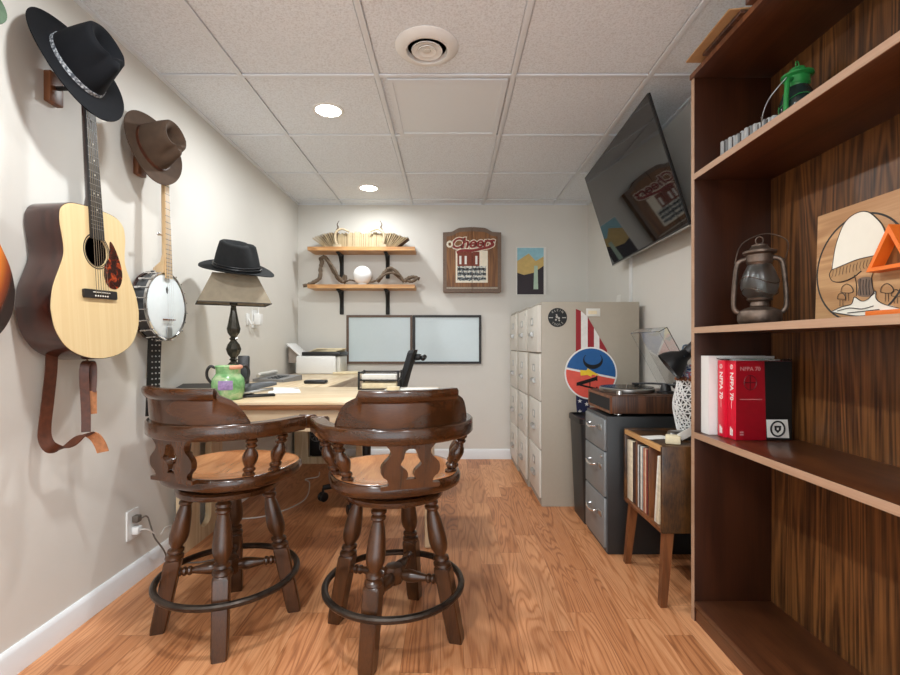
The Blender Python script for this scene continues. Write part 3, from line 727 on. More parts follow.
# ================================================================ table lamp on the desk
LX, LY, DZ = -1.093, 2.398, .75
t = thing('table_lamp', 'table lamp with tapered taupe shade and faceted dark stem on the desk', 'lamp', (LX, LY, DZ))
lm = T(LX, LY, 0) @ RZ(R(30)); q = MB()
def rc(w, d, z): return [(w, -d, z), (w, d, z), (-w, d, z), (-w, -d, z)]
q.loft([rc(.1665, .108, 1.190), rc(.100, .065, 1.335), rc(.097, .062, 1.335), rc(.1635, .105, 1.192)], lm, cap=False)
q.loft([rc(.100, .065, 1.333), rc(.100, .065, 1.336)], lm)
so_ = part('lamp_shade', q, 'shade', t)
q = MB(); q.loft([rc(.1675, .109, 1.188), rc(.1675, .109, 1.192), rc(.1625, .104, 1.192), rc(.1625, .104, 1.188)], lm, cap=False, closed=True)
part('shade_trim', q, 'ink', so_, label='dark trim along the lower rim of the shade')
pr = [(.018, 1.335), (.012, 1.30), (.012, 1.20), (.020, 1.195), (.020, 1.185), (.013, 1.178), (.016, 1.15), (.028, 1.09), (.034, 1.065), (.030, 1.045), (.014, 1.022), (.022, 1.014), (.014, 1.006), (.030, .985), (.038, .962), (.030, .938), (.014, .918), (.022, .910), (.014, .902), (.034, .880), (.042, .860), (.038, .80), (.030, .79)]
part('stem', MB().lathe(pr[::-1], 8, lm, PI/8), 'bronze', t, sharp=20)
part('lamp_base', MB().lathe([(0, .7505), (.075, .7505), (.078, .758), (.066, .772), (.040, .784), (.032, .795), (0, .795)], 32, lm), 'bronze', t)
# ================================================================ L shaped desk
t = thing('desk', 'blond pine L-shaped desk along left wall behind the bar stools', 'desk', (-.9, 2.6, 0))
def planks_top(lo, hi, ax): return MB().box(lo, hi, .004)
part('desk_top', MB().box((-1.235, 1.948, .7366), (-.06, 2.63, .75), .003), 'pine', t)
part('front_edge', MB().box((-1.235, 1.951, .716), (-.06, 1.966, .7365), .003), 'pineedge', t, label='darker brown front edge strip')
part('return_top', MB().box((-1.262, 2.6305, .72), (-.682, 4.072, .75), .003), wood('blond pine return', (228, 210, 178), (202, 174, 134), 'Y', 16, 1.4, 4, .6, .3, .4, .2, .02), t)
part('apron', MB().box((-1.25, 1.985, .622), (-.085, 2.005, .7195), .002), 'pine', t)
part('apron', MB().box((-.712, 2.64, .655), (-.692, 4.0, .7195), .002), 'pine', t)
def trestle(x0, x1, ya, yb):
    m = Matrix(((0, 0, 1, 0), (1, 0, 0, 0), (0, 1, 0, 0), (0, 0, 0, 1)))      # x->Y y->Z z->X
    return MB().prism(rrect(ya, .0, yb, .7195, .004), x0, x1, m, [rrect(ya+.15, .062, yb-.12, .60, .05, 6)])
part('side_panel', trestle(-1.278, -1.246, 2.215, 2.60), 'pinez', t)
part('side_panel', trestle(-.122, -.085, 2.30, 2.60), 'pinez', t)
m = FB((0, 3.95, 0))
part('end_panel', MB().prism(rrect(-1.285, 0, -.715, .7195, .003), 0, .03, m, [rrect(-1.17, .055, -.985, .30, .004), rrect(-.945, .055, -.775, .30, .004)]), 'pinez', t)
part('leg', MB().box((-.765, 3.86, 0), (-.715, 3.917, .7195), .003), 'pinez', t)
# computer tower behind the end panel opening
t = thing('computer_tower', 'slim black computer case with grey spiral fans under the far desk', 'computer', (-1.08, 4.0, 0))
part('case', MB().box((-1.168, 3.953, .0565), (-.987, 4.06, .296), .006), 'black', t)
part('foot', MB().box((-1.15, 3.96, 0), (-1.10, 4.05, .057)), 'black', t)
part('foot', MB().box((-1.05, 3.96, 0), (-1.00, 4.05, .057)), 'black', t)
for px, pz in ((-1.115, .225), (-1.04, .13)):
    q = MB()
    for k in range(7):
        a = 2*PI*k/7
        q.tube([(px+r*math.cos(a+r*9), 3.953, pz+r*math.sin(a+r*9)) for r in (.008, .02, .032, .042)], .0045, 6)
    q.tube([(px+.047*math.cos(2*PI*k/28), 3.953, pz+.047*math.sin(2*PI*k/28)) for k in range(28)], .003, 6, True)
    part('fan_grille', q, 'greymid', t)
# ---------------- things on the desk
t = thing('ceramic_jug', 'green mottled ceramic jug with two dark handles at the desk edge', 'jug', (-.955, 2.045, DZ))
jm = T(-.955, 2.045, DZ) @ RZ(R(25))
part('jug_body', MB().lathe([(0, .001), (.050, .001), (.056, .006), (.065, .035), (.0675, .065), (.064, .088), (.055, .102), (.049, .110), (.049, .126), (.054, .142), (.051, .146), (.045, .132), (.043, .12), (0, .118)], 36, jm), 'jug', t)
for s_ in (-1, 1):
    part('handle', MB().tube([jm @ Vector((s_*x, 0, z)) for x, z in smooth([Vector((.042, .134, 0)), Vector((.062, .140, 0)), Vector((.078, .122, 0)), Vector((.079, .095, 0)), Vector((.068, .070, 0))], 5) for x, z in [(x, z)]] if False else [jm @ Vector((s_*p.x, 0, p.y)) for p in smooth([(.050, .136, 0), (.068, .143, 0), (.081, .124, 0), (.080, .095, 0), (.064, .072, 0)], 5)], .006, 8), 'ebony', t)
lb = MB().loft([[((r)*math.cos(a), (r)*math.sin(a), z) for z, r in ((.045, .0685), (.058, .0705), (.072, .0700), (.084, .0672))] for a in [R(-118+6*k) for k in range(11)]], jm, cap=False)
q = MB()
rows = [[q.b.verts.new(jm @ Vector((r*math.cos(a), r*math.sin(a), z))) for z, r in ((.045, .0678), (.058, .0686), (.072, .0684), (.084, .0662))] for a in [R(-125+5*k) for k in range(11)]]
for i in range(10):
    for j in range(3): q.face((rows[i][j], rows[i+1][j], rows[i+1][j+1], rows[i][j+1]))
lb.b.free()
part('painted_patch', q, plain('violet glaze', (156, 132, 178), .25, var=.25, vs=90), t)
q = MB().loft([[((.0515-.006*j*.3)*math.cos(a), (.0515-.006*j*.3)*math.sin(a), .143-.011*j) for j in range(2)] for a in [R(-75+10*k) for k in range(11)]], jm, cap=False)
q.b.free()
part('rim_patch', MB().tube([jm @ Vector((.050*math.cos(R(a)), .050*math.sin(R(a)), .139)) for a in range(-85, 30, 8)], .009, 8), plain('coral glaze', (224, 158, 132), .3), t)
# cordless handset
t = thing('cordless_phone', 'black cordless handset standing in its charger behind the green jug', 'phone', (-.955, 2.19, DZ))
hm = T(-.955, 2.19, DZ) @ RZ(R(15))
part('charger', MB().box((-.05, -.045, .001), (.045, .05, .035), .01, hm), 'black', t)
part('handset', MB().box((-.024, -.016, .02), (.026, .016, .185), .007, hm @ RX(R(-8))), 'black', t)
t = thing('stapler', 'grey and black stapler lying on the desk beside the jug', 'stapler', (-.87, 2.12, DZ))
sm = T(-.868, 2.14, DZ) @ RZ(R(28))
part('stapler_base', MB().box((-.06, -.02, .001), (.075, .02, .012), .004, sm), 'black', t)
part('magazine', MB().box((-.06, -.011, .02), (.07, .011, .034), .003, sm @ RY(R(-5))), 'steel', t)
part('handle', MB().loft([[(x, w*math.cos(a), z+h*math.sin(a)) for a in [PI*k/8 for k in range(9)]] for x, w, z, h in ((-.066, .014, .028, .026), (-.05, .019, .026, .034), (.0, .018, .036, .03), (.06, .015, .047, .022), (.082, .011, .052, .012))], sm), 'greydark', t)
t = thing('desk_phone', 'grey desk telephone with sloped face lying against the left wall', 'phone', (-1.12, 3.06, DZ))
pm = T(-1.12, 3.06, DZ) @ RZ(R(-15))
part('phone_body', MB().loft([[(x, -.10, .001), (x, .11, .001), (x, .11, .036), (x, -.10, .018)] for x in (-.10, .12)], pm), 'greymid', t)
part('handset', MB().tube([pm @ Vector(p) for p in smooth(((-.07, -.09, .034), (-.072, -.06, .044), (-.07, 0, .046), (-.07, .06, .052), (-.068, .095, .050)), 4)], .017, 10, flat=.7), 'offwhite', t)
q = MB()
for i in range(4):
    for j in range(3): q.box((-.01+.03*j, -.075+.032*i, .017+.0027*i), (.01+.03*j, -.055+.032*i, .026+.0027*i), .002, pm)
part('keypad', q, 'greydark', t)
t = thing('tablet_phone', 'black phone handset lying flat on the pine desk before the printer', 'phone', PZ(316, 383, DZ))
c = PZ(316, 383.5, DZ)
bd = part('phone_body', MB().box((c.x-.066, c.y-.035, DZ+.001), (c.x+.066, c.y+.035, DZ+.022), .009), 'black', t)
part('screen', MB().box((c.x-.05, c.y-.024, DZ+.0215), (c.x+.03, c.y+.024, DZ+.0226)), 'tvscreen', t)
c = PZ(203, 383, DZ)
t = thing('router', 'flat black router box on the desk left of the jug', 'router', (-1.225, 2.33, DZ))
rm = T(-1.205, 2.24, DZ) @ RZ(R(8))
part('case', MB().loft([[(x, -.09, .001), (x, .09, .001), (x, .09, .045), (x, -.09, .018)] for x in (-.085, .085)], rm), 'black', t)
part('antenna', MB().cyl(rm @ Vector((.06, .085, .03)), rm @ Vector((.105, .06, .09)), .006, 8), 'black', t)
for i, (x, y, w, d, a, lab) in enumerate(((-.83, 2.38, .15, .21, 20, 'loose white paper sheet on the desk beside the stapler'), (-.90, 2.52, .15, .11, -12, 'small white card lying on the desk behind the stapler'), (-.20, 2.47, .26, .19, -6, 'white paper sheet at the right end of the desk'))):
    solo('paper_sheet', MB().box((-w/2, -d/2, .0006), (w/2, d/2, .0018+.0008*i), 0, T(x, y, DZ) @ RZ(R(a))), 'paper', lab, 'paper', 'papers on the desk')
q = MB().prism([(p.x, p.y) for p in smooth([(-.03, -.02, 0), (.0, -.026, 0), (.028, -.012, 0), (.026, .02, 0), (-.01, .024, 0), (-.032, .01, 0)], 3, True)], .001, .022, T(-.285, 2.40, DZ))
solo('sticky_notes', q, 'cream', 'small cream note pad on the desk just behind the stool crest', 'note pad')
# printer
t = thing('printer', 'white printer with black lid and raised paper tray in the back corner', 'printer', (-1.05, 3.87, DZ))
part('printer_body', MB().box((-1.215, 3.74, DZ+.001), (-.90, 4.03, .895), .014), 'white', t)
part('side_cover', MB().box((-.899, 3.765, DZ+.012), (-.868, 4.01, .893), .01), 'offwhite', t)
part('lid', MB().box((-1.17, 3.745, .8955), (-.865, 4.03, .925), .006), 'black', t)
part('paper_tray', MB().box((-.135, -.11, -.006), (.012, .11, .006), .004, T(-1.19, 3.86, .90) @ RY(R(42))), 'white', t)
q = MB().prism([(-1.205, .898), (-1.285, .97), (-1.285, .84), (-1.216, .84)], 0, .18, FB((0, 3.96, 0)))
part('tray_support', q, plain('grey brown plastic', (150, 138, 128), .5), t)
q = MB()
for k in range(4): q.box((-.12, -.10, .0015+.007*k), (.11, .10, .0075+.007*k), .002, T(-1.0+.012*k, 3.89, .925) @ RZ(R(6*k-8)))
solo('paper_stack', q, 'cream', 'cream papers piled on the printer lid', 'papers')
solo('notebook', MB().box((-.11, -.07, .001), (.09, .08, .018), .003, T(-.82, 3.80, DZ) @ RZ(R(10))), 'cream', 'tan notebook on the desk corner right of the printer', 'notebook')
# file tray
t = thing('letter_tray', 'black wire letter tray holding papers on the desk', 'letter tray', (-.36, 2.54, DZ))
q = MB(); x0, x1, y0, y1 = -.472, -.268, 2.46, 2.615
for z in (.752, .800, .838):
    q.tube([(x0, y0, z), (x1, y0, z), (x1, y1, z), (x0, y1, z)], .004, 6, True)
for x, y in ((x0, y0), (x1, y0), (x1, y1), (x0, y1)): q.box((x-.005, y-.005, DZ+.001), (x+.005, y+.005, .845), .001)
for k in range(6): q.tube([(x0+.03*k+.02, y0, .800), (x0+.03*k+.02, y1, .800)], .002, 5)
part('frame', q, 'blackmetal', t)
solo('paper_stack', MB().box((x0+.012, y0+.008, .8035), (x1-.012, y1-.008, .829), .003), 'paper', 'white papers in the upper level of the black letter tray', 'papers')
solo('paper_stack', MB().box((x0+.012, y0+.008, .7565), (x1-.012, y1-.008, .785), .003), 'cream', 'cream papers in the lower level of the black letter tray', 'papers')
# office chair behind the desk
OX, OY = -.53, 3.02
t = thing('office_chair', 'black office chair behind the desk, its narrow backrest seen edge-on', 'office chair', (OX, OY, 0))
part('seat', MB().prism(rrect(-.24, -.23, .22, .23, .09), .40, .465, T(OX, OY, 0)), 'meshfabric', t)
bs = [[(x+sx*.018, y, z) for sx, y in ((-1, -.19), (1, -.19), (1, .19), (-1, .19))] for x, z in ((.235, .56), (.24, .62), (.262, .70), (.30, .80), (.325, .87), (.345, .935), (.352, .948))]
q = MB(); q.loft([[(x-.018, -w, z), (x+.014, -w, z), (x+.022, -w*.6, z), (x+.026, 0, z), (x+.022, w*.6, z), (x+.014, w, z), (x-.018, w, z), (x-.010, w*.6, z), (x-.006, 0, z), (x-.010, -w*.6, z)] for x, z, w in ((.205, .56, .15), (.21, .60, .18), (.226, .70, .19), (.252, .80, .19), (.274, .87, .18), (.292, .935, .165), (.298, .95, .14))], T(OX, OY, 0))
part('backrest', q, 'meshfabric', t)
part('back_bracket', MB().tube([(OX+.05, OY, .40), (OX+.22, OY, .41), (OX+.262, OY, .50), (OX+.246, OY, .62), (OX+.250, OY, .70)], .018, 8), 'black', t)
q = MB().box((OX+.30, OY-.05, .885), (OX+.345, OY+.05, .925), .01).ball((OX+.36, OY-.035, .90), .018).ball((OX+.365, OY+.03, .905), .016)
part('lumbar_knob', q, 'black', t)
part('gas_lift', MB().lathe([(.05, .40), (.05, .385), (.028, .38), (.026, .24), (.036, .235), (.036, .09), (.0, .09)], 20, T(OX, OY, 0)), 'black', t)
for k in range(5):
    a = R(180+8+72*k); e = (OX+.27*math.cos(a), OY+.27*math.sin(a))
    part('base_arm', MB().tube([(OX+.03*math.cos(a), OY+.03*math.sin(a), .125), (e[0], e[1], .085)], [.024, .016], 8), 'black', t)
    cm = T(e[0], e[1], 0) @ RZ(a+.7); q = MB()
    for s_ in (-1, 1): q.lathe([(.0, -.008), (.024, -.008), (.029, -.004), (.029, .004), (.024, .008), (0, .008)], 18, cm @ T(0, s_*.013, .029) @ RX(PI/2))
    q.cyl((e[0], e[1], .03), (e[0], e[1], .082), .007, 8)
    part('caster', q, 'black', t)
# cable over the floor
q = MB().tube(smooth([(-1.24, 2.66, .006), (-1.05, 2.72, .005), (-.92, 2.98, .005), (-.99, 3.35, .005), (-1.05, 3.45, .005), (-.98, 3.52, .005), (-1.0, 3.64, .006)], 8), .004, 6)
solo('cable', q, 'cable', 'white cable lying on the floor under the desk', 'cable')
# ================================================================ back wall: shelves and what stands on them
def wall_shelf(z, lab):
    t = thing('wall_shelf', lab, 'shelf', (-.73, 3.99, z), group='oak wall shelves on black brackets')
    part('shelf_board', MB().prism([(-1.168, 3.888), (-.288, 3.888), (-.290, 4.087), (-1.160, 4.087)], z-.030, z), 'shelfwood', t)
    for x in (-.930, -.535):
        b = MB(); b.box((x-.017, 4.074, z-.235), (x+.017, 4.087, z-.031), .004); b.box((x-.014, 3.93, z-.044), (x+.014, 4.087, z-.0305), .004)
        b.tube(smooth([(x, 3.965, z-.040), (x, 4.02, z-.062), (x, 4.06, z-.11), (x, 4.074, z-.17)], 5), .013, 8)
        for zz in (.09, .20): b.lathe([(.007, 0), (.006, .005), (0, .006)], 10, FB((x, 4.074, z-zz)))
        part('bracket', b, 'blackmetal', t)
    return t
ZT, ZB = 1.785, 1.476
wall_shelf(ZT, 'upper oak wall shelf carrying the row of old books')
wall_shelf(ZB, 'lower oak wall shelf carrying driftwood and the white globe')
BK = [plain('old book %d' % i, c, .8, var=.12, vs=30) for i, c in enumerate(((178, 158, 122), (152, 130, 98), (200, 182, 148), (112, 88, 62), (166, 144, 112), (88, 66, 48)))]
PG = plain('aged page edge', (198, 180, 146), .85, var=.08, vs=60)
def small_book(mm, h, th, ci, lab, grp):
    d = .105
    b = MB()
    b.box((-th/2, -d/2, 0), (-th/2+.0016, d/2, h), 0, mm); b.box((th/2-.0016, -d/2, 0), (th/2, d/2, h), 0, mm)
    b.mat(1); b.box((-th/2+.0016, -d/2+.004, .003), (th/2-.0016, d/2-.003, h-.003), 0, mm)
    return solo('old_book', b, [BK[ci], PG], lab, 'book', grp)
yb = 3.975
x = -.925; k = 0
while x < -.562:
    th = random.uniform(.0115, .0165); h = random.uniform(.112, .132)
    small_book(T(x+th/2, yb+random.uniform(-.006, .006), ZT+.0005), h, th-.0006, random.choice((0, 0, 1, 2, 2, 3, 4, 4)), 'small worn cream and brown book upright in the middle of the top shelf row', 'upright old books on the top shelf')
    x += th; k += 1
for side, x0, lab in ((-1, -.928, 'small worn book leaning left at left end of the top shelf row'), (1, -.560, 'small worn book leaning right at right end of the top shelf row')):
    px = x0
    for k in range(11):
        a = R(7+4.6*k); th = .0115; h = .128+random.uniform(-.006, .006)
        # lower outer corner rests on the shelf
        mm = T(px, yb+random.uniform(-.006, .006), ZT+.0008) @ RY(side*a) @ T(-side*th/2, 0, 0)
        small_book(mm, h, th-.0008, random.choice((0, 1, 3, 3, 4, 5, 2)), lab, 'leaning old books at the ends of the top shelf')
        px += side*th/math.cos(a)*.80
        if k == 0: px += side*.004
def antler(side, lab):
    xc = -.93 if side < 0 else -.555
    t = thing('antler_bookend', lab, 'bookend', (xc, 3.90, ZT))
    q = MB().tube(smooth([(xc-side*.0, 3.905, ZT+.014), (xc-side*.012+.012*side*2, 3.90, ZT+.05), (xc+side*.012, 3.895, ZT+.10), (xc-side*.01, 3.894, ZT+.135), (xc-side*.05, 3.898, ZT+.146), (xc-side*.10, 3.90, ZT+.125)], 6), [.013-.0002*i for i in range(31)], 10)
    mb = part('main_beam', q, 'antler', t)
    part('tine', MB().tube(smooth([(xc+side*.0, 3.895, ZT+.128), (xc-side*.012, 3.897, ZT+.16), (xc-side*.004, 3.90, ZT+.185), (xc-side*.02, 3.90, ZT+.215)], 5), [.009-.0005*i for i in range(16)], 8), 'drift' if True else 'antler', mb)
    part('foot', MB().prism(smooth([(xc-.03, 3.892, 0), (xc+.03, 3.890, 0), (xc+.034, 3.918, 0), (xc-.034, 3.918, 0)], 3, True), ZT+.0005, ZT+.02), 'antler', t)
antler(-1, 'pale curved antler in front of the left part of the book row')
antler(1, 'pale curved antler in front of the right part of the book row')
def knotty(pts, r0, r1, seed, n=6):
    r0 *= 1.3; r1 *= 1.3
    random.seed(seed); p = smooth(pts, n); L = len(p)
    rad = [(r0+(r1-r0)*i/(L-1))*random.uniform(.8, 1.25) for i in range(L)]
    return p, rad
ys = 3.955
q = MB()
P_ = lambda px, py, Y=ys: PY(px, py, Y)
for pts, r0, r1, sd in (([P_(303, 286.0, 3.90), P_(308, 284.6, 3.91), P_(316, 281, 3.93), P_(320, 277, 3.94), P_(320.5, 268), P_(322, 262), P_(321, 258.5), P_(325, 257.5), P_(330, 264), P_(335, 273), P_(340, 280), P_(345, 282)], .011, .013, 3),
                        ([P_(325, 257.5), P_(332, 266, 3.93), P_(338, 276, 3.93), P_(343, 282.2, 3.94)], .010, .009, 5),
                        ([P_(341, 282), P_(345, 276), P_(345.5, 281)], .013, .010, 6), ([P_(345, 282), P_(350, 280), P_(356, 281.5)], .007, .004, 8)):
    p, r = knotty(pts, r0, r1, sd); q.tube(p, r, 8)
solo('driftwood', q, 'drift', 'tall bent driftwood branch left of white globe on lower shelf', 'driftwood')
q = MB()
for pts, r0, r1, sd in (([P_(377, 281.8), P_(382, 276), P_(387, 270), P_(391, 268.5), P_(397, 272), P_(402, 279), P_(404, 282)], .014, .009, 11),
                        ([P_(378, 280, 3.93), P_(386, 274, 3.93), P_(394, 273, 3.93), P_(400, 276, 3.94)], .007, .006, 12), ([P_(388, 270), P_(396, 275, 3.98), P_(403, 281, 3.99)], .008, .008, 13), ([P_(371, 281.8), P_(376, 280.6), P_(380, 278)], .005, .007, 16)):
    p, r = knotty(pts, r0, r1, sd); q.tube(p, r, 8)
solo('driftwood', q, 'drift', 'arched driftwood piece right of white globe on lower shelf', 'driftwood')
q = MB()
for pts, r0, r1, sd in (([P_(404.5, 281.5), P_(409, 278), P_(414, 277), P_(419.5, 279)], .013, .010, 14), ([P_(407, 280.5, 3.93), P_(412, 281.5, 3.93), P_(418.5, 277.5, 3.93)], .009, .008, 15)):
    p, r = knotty(pts, r0, r1, sd); q.tube(p, r, 8)
solo('driftwood', q, 'drift', 'small knotted driftwood at right end of lower shelf', 'driftwood')
c = PY(362.5, 276, 3.96)
t = thing('globe_lamp', 'glossy white globe on the lower wall shelf between driftwood', 'globe lamp', (c.x, c.y, ZB))
part('globe', MB().ball((c.x, c.y, ZB+.084), .079, seg=36, rings=24), 'globe', t)
part('base_ring', MB().lathe([(.03, .0005), (.04, .0005), (.04, .014), (.03, .014)], 24, T(c.x, c.y, ZB)), 'white', t)
# whiteboards
def whiteboard(x0, x1, fm, lab):
    t = thing('whiteboard', lab, 'whiteboard', ((x0+x1)/2, YB, .82))
    m = FB((0, YB-.001, 0)); z0, z1 = .818, 1.236; w = .020
    part('frame', MB().prism([(x0, z0), (x1, z0), (x1, z1), (x0, z1)], 0, .02, m, [[(x0+w, z0+w), (x1-w, z0+w), (x1-w, z1-w), (x0+w, z1-w)]]), fm, t)
    part('panel', MB().box((x0+w-.002, z0+w-.002, .001), (x1-w+.002, z1-w+.002, .010), 0, m), 'glassboard', t)
whiteboard(-.888, -.322, 'brownframe', 'brown framed whiteboard on the back wall, below the shelves')
whiteboard(-.318, .268, 'blackframe', 'thin black framed whiteboard on the back wall below the wooden sign')
# dartboard cabinet
t = thing('wall_cabinet', 'brown wooden wall cabinet with arched top, two doors and red script lettering', 'wall cabinet', (.185, YB, 1.43))
FY = 4.005; m = FB((0, FY, 0))
zb, zt = 1.426, 1.945; x0, x1, xm = -.059, .432, .1865
def topz(x):
    u = abs(x-xm)/(.5*(x1-x0))
    return zt+(.030 if u < .4 else .030*.5*(1+math.cos(PI*(u-.4)/.35)) if u < .75 else 0)-.016*u
xs = [x0+(x1-x0)*k/40 for k in range(41)]
def door(a, b):
    v = [x for x in xs if a < x < b]; v = [a]+v+[b]
    return [(a, zb), (b, zb)]+[(x, topz(x)) for x in v[::-1]]
part('cabinet_box', MB().prism(door(x0+.004, x1-.004), -(YB-.001-FY), -.001-.018, m), 'signwood', t)
for a, b in ((x0, xm-.002), (xm+.002, x1)):
    dr = part('door', MB().prism(door(a, b), -.0185, 0, m), 'signgrey', t)
    i0, i1 = (a+.030, b) if a == x0 else (a, b-.030)
    part('door_panel', MB().prism([(i0, zb+.045), (i1, zb+.045)]+[(x, topz(x)-.036) for x in [i1-(i1-i0)*k/14 for k in range(15)]], 0, .0015, m), 'signwood', dr)
    part('door_line', MB().box((i0, zb+.032, 0), (i1, zb+.036, .0012), 0, m), 'signcream', dr)
pz0, pz1 = 1.505, 1.775; pxa, pxb = .048, .318
def pic(a, b):
    q = MB(); q.box((a, pz0, .0015), (b, pz1, .0032), 0, m); q.mat(1)
    aa, bb = max(a, pxa+.014), min(b, pxb-.014)
    q.box((aa, pz0+.012, .003), (bb, pz1-.13, .0038), 0, m); q.mat(2)
    ee = min(bb, pxa+.20)
    if ee > aa: q.box((aa, pz1-.13, .003), (ee, pz1-.01, .0038), 0, m)
    q.mat(3); k = 0
    for k in range(4):
        wx = pxa+.03+.045*k
        if aa < wx and wx+.018 < ee: q.box((wx, pz1-.115, .0038), (wx+.018, pz1-.045, .0044), 0, m)
    q.mat(4)
    for k in range(7):
        wx = pxa+.022+.034*k
        if aa < wx and wx+.016 < bb: q.prism(circ(.011, 10, wx+.008, pz1-.155), .0038, .0044, m); q.box((wx+.006, pz0+.06, .0038), (wx+.010, pz1-.15, .0044), 0, m)
    return q
o = part('printed_scene', pic(pxa, xm-.002), ['signcream', 'street', 'brick', 'paper', 'ink'], t, label='left half of the printed street scene')
o = part('printed_scene', pic(xm+.002, pxb), ['signcream', 'street', 'brick', 'paper', 'ink'], t, label='right half of the printed street scene')
def sbez(f, lo, hi): return f
lm_ = m @ T(.187, 1.838, .0015) @ RZ(R(3))
q = MB().text('Cheers', .125, lm_, .001, .28, .010)
q.mat(0)
sw = smooth([(-.135, -.075, 0), (-.09, -.058, 0), (0, -.062, 0), (.09, -.048, 0), (.155, -.035, 0), (.168, .0, 0), (.150, .012, 0)], 6)
q.ribbon([lm_ @ Vector((p.x, p.y, .001)) for p in sw], lm_.to_3x3() @ Vector((-.2, 1, 0)), .034, .002)
q.tube([lm_ @ Vector((-.188+.020*math.cos(a), .000+.022*math.sin(a), .001)) for a in [2*PI*k/24 for k in range(24)]], .009, 6, True)
part('lettering_outline', q, 'signcream', t, label='cream outline around the red script lettering')
q = MB().text('Cheers', .125, lm_ @ T(0, 0, .0025), .001, .28, .003)
q.ribbon([lm_ @ Vector((p.x, p.y, .0035)) for p in sw], lm_.to_3x3() @ Vector((-.2, 1, 0)), .022, .002)
q.tube([lm_ @ Vector((-.188+.020*math.cos(a), .000+.022*math.sin(a), .004)) for a in [2*PI*k/24 for k in range(24)]], .004, 6, True)
part('lettering', q, 'signred', t, label='red slanted script lettering')
# poster (plain stand-in for a known painting)
t = thing('poster', 'small colourful poster with pale border on the back wall right of cabinet', 'poster', (.69, YB, 1.41))
m = FB((0, YB-.001, 0)); a0, a1, b0, b1 = .567, .826, 1.408, 1.822
part('backing', MB().box((a0, b0, 0), (a1, b1, .008), 0, m), 'paper', t)
pc = lambda n, c: plain('poster '+n, c, .5, var=.08, vs=30)
q = MB(); q.box((a0+.010, b0+.006, .008), (a1-.022, b1-.008, .0088), 0, m); q.mat(1)
q.prism([(a0+.010, 1.56), (a1-.022, 1.56), (a1-.022, 1.74), (a1-.09, 1.70), (a0+.11, 1.765), (a0+.010, 1.70)], .0088, .0092, m); q.mat(2)
q.prism([(a0+.010, b0+.006), (a1-.022, b0+.006), (a1-.022, 1.66), (a0+.15, 1.60), (a0+.07, 1.58), (a0+.010, 1.60)], .0092, .0096, m); q.mat(3)
q.prism([(a0+.15, b0+.05), (a0+.19, b0+.05), (a0+.185, 1.66), (a0+.155, 1.66)], .0096, .0099, m)
part('print', q, [pc('sky', (150, 200, 214)), pc('ochre', (206, 176, 108)), pc('dark', (42, 30, 38)), pc('pale green', (178, 200, 180))], t)
# ================================================================ file cabinets in the back right corner
def file_cabinet(y0, xf, lab, ajar=0):
    t = thing('file_cabinet', lab, 'file cabinet', ((xf+1.15)/2, y0+.2, 0), 0, 'beige four drawer file cabinets')
    y1, H, xb = y0+.396, 1.244, 1.15
    x = xf+.012
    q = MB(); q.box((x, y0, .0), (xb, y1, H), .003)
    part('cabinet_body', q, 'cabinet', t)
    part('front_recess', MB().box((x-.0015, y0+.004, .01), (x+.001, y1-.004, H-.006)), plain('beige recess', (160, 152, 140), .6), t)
    dh = (H-.06)/4
    for k in range(4):
        z0 = .045+k*dh; f = xf-(ajar if k == 3 else 0)
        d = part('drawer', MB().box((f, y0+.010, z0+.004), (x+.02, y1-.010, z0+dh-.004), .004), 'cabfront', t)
        yc = (y0+y1)/2; m = FR((f, yc, z0))
        q = MB(); q.loft([[(a, .118+.016*math.cos(b), .001+.020*math.sin(b)) for b in [PI*j/6 for j in range(7)]] for a in (-.045, .045)], m)
        part('handle', q, 'steel', d)
        q = MB().prism(rrect(-.038, .175, .038, .222, .003), .0005, .004, m, [rrect(-.030, .182, .030, .215, .001)])
        part('label_frame', q, 'steel', d)
        part('label_card', MB().box((-.031, .181, .0003), (.031, .216, .0018), 0, m), 'paper', d)
    part('lock', MB().lathe([(.009, 0), (.009, .004), (.004, .005), (0, .005)], 14, FR((xf-ajar*0-.0, y0+.04, H-.05))), 'chrome', t)
file_cabinet(2.884, .545, 'beige four drawer file cabinet nearest the camera, with flag and round signs on its side', .012)
file_cabinet(3.283, .527, 'beige four drawer file cabinet in the middle of the row of three')
file_cabinet(3.682, .515, 'beige four drawer file cabinet nearest the back wall')
SY = 2.884
fm = FB((0, SY, 0))
def S2(px, py): p = PY(px, py, SY); return (p.x, p.z)
c = S2(557.5, 317.5)
t = thing('round_sticker', 'round black sticker with white lettering on the cabinet side, top left corner', 'sticker', (c[0], SY, c[1]))
part('disc', MB().prism(circ(.058, 36, *c), .0003, .0015, fm), 'bookblack', t)
sc_ = plain('sticker pale ink', (176, 172, 164), .6)
q = MB()
def arc_text(q, body, cx, cy, r, size, a_mid, step, m, flip=False, zz=.0015):
    n = len(body)
    for i, ch in enumerate(body):
        if ch == ' ': continue
        a = a_mid+((n-1)/2-i)*step*(-1 if flip else 1)
        q.text(ch, size, m @ T(cx+r*math.cos(a), cy+r*math.sin(a), zz) @ RZ(a-PI/2+(PI if flip else 0)), .0004)
arc_text(q, 'KLEIN', c[0], c[1], .044, .019, PI/2, .36, fm); arc_text(q, 'TOOLS', c[0], c[1], .044, .018, -PI/2, .36, fm, True)
for a in (-.040, .040): q.box((c[0]+a-.012, c[1]-.0035, .0014), (c[0]+a+.012, c[1]+.0015, .0019), 0, fm)
for p_, r_ in (((-.006, .016), .005), ((-.004, .004), .008), ((.008, -.004), .007), ((-.010, -.014), .006), ((.010, -.018), .005)): q.prism(circ(r_, 10, c[0]+p_[0], c[1]+p_[1]), .0014, .0019, fm)
part('lettering', q, sc_, t)
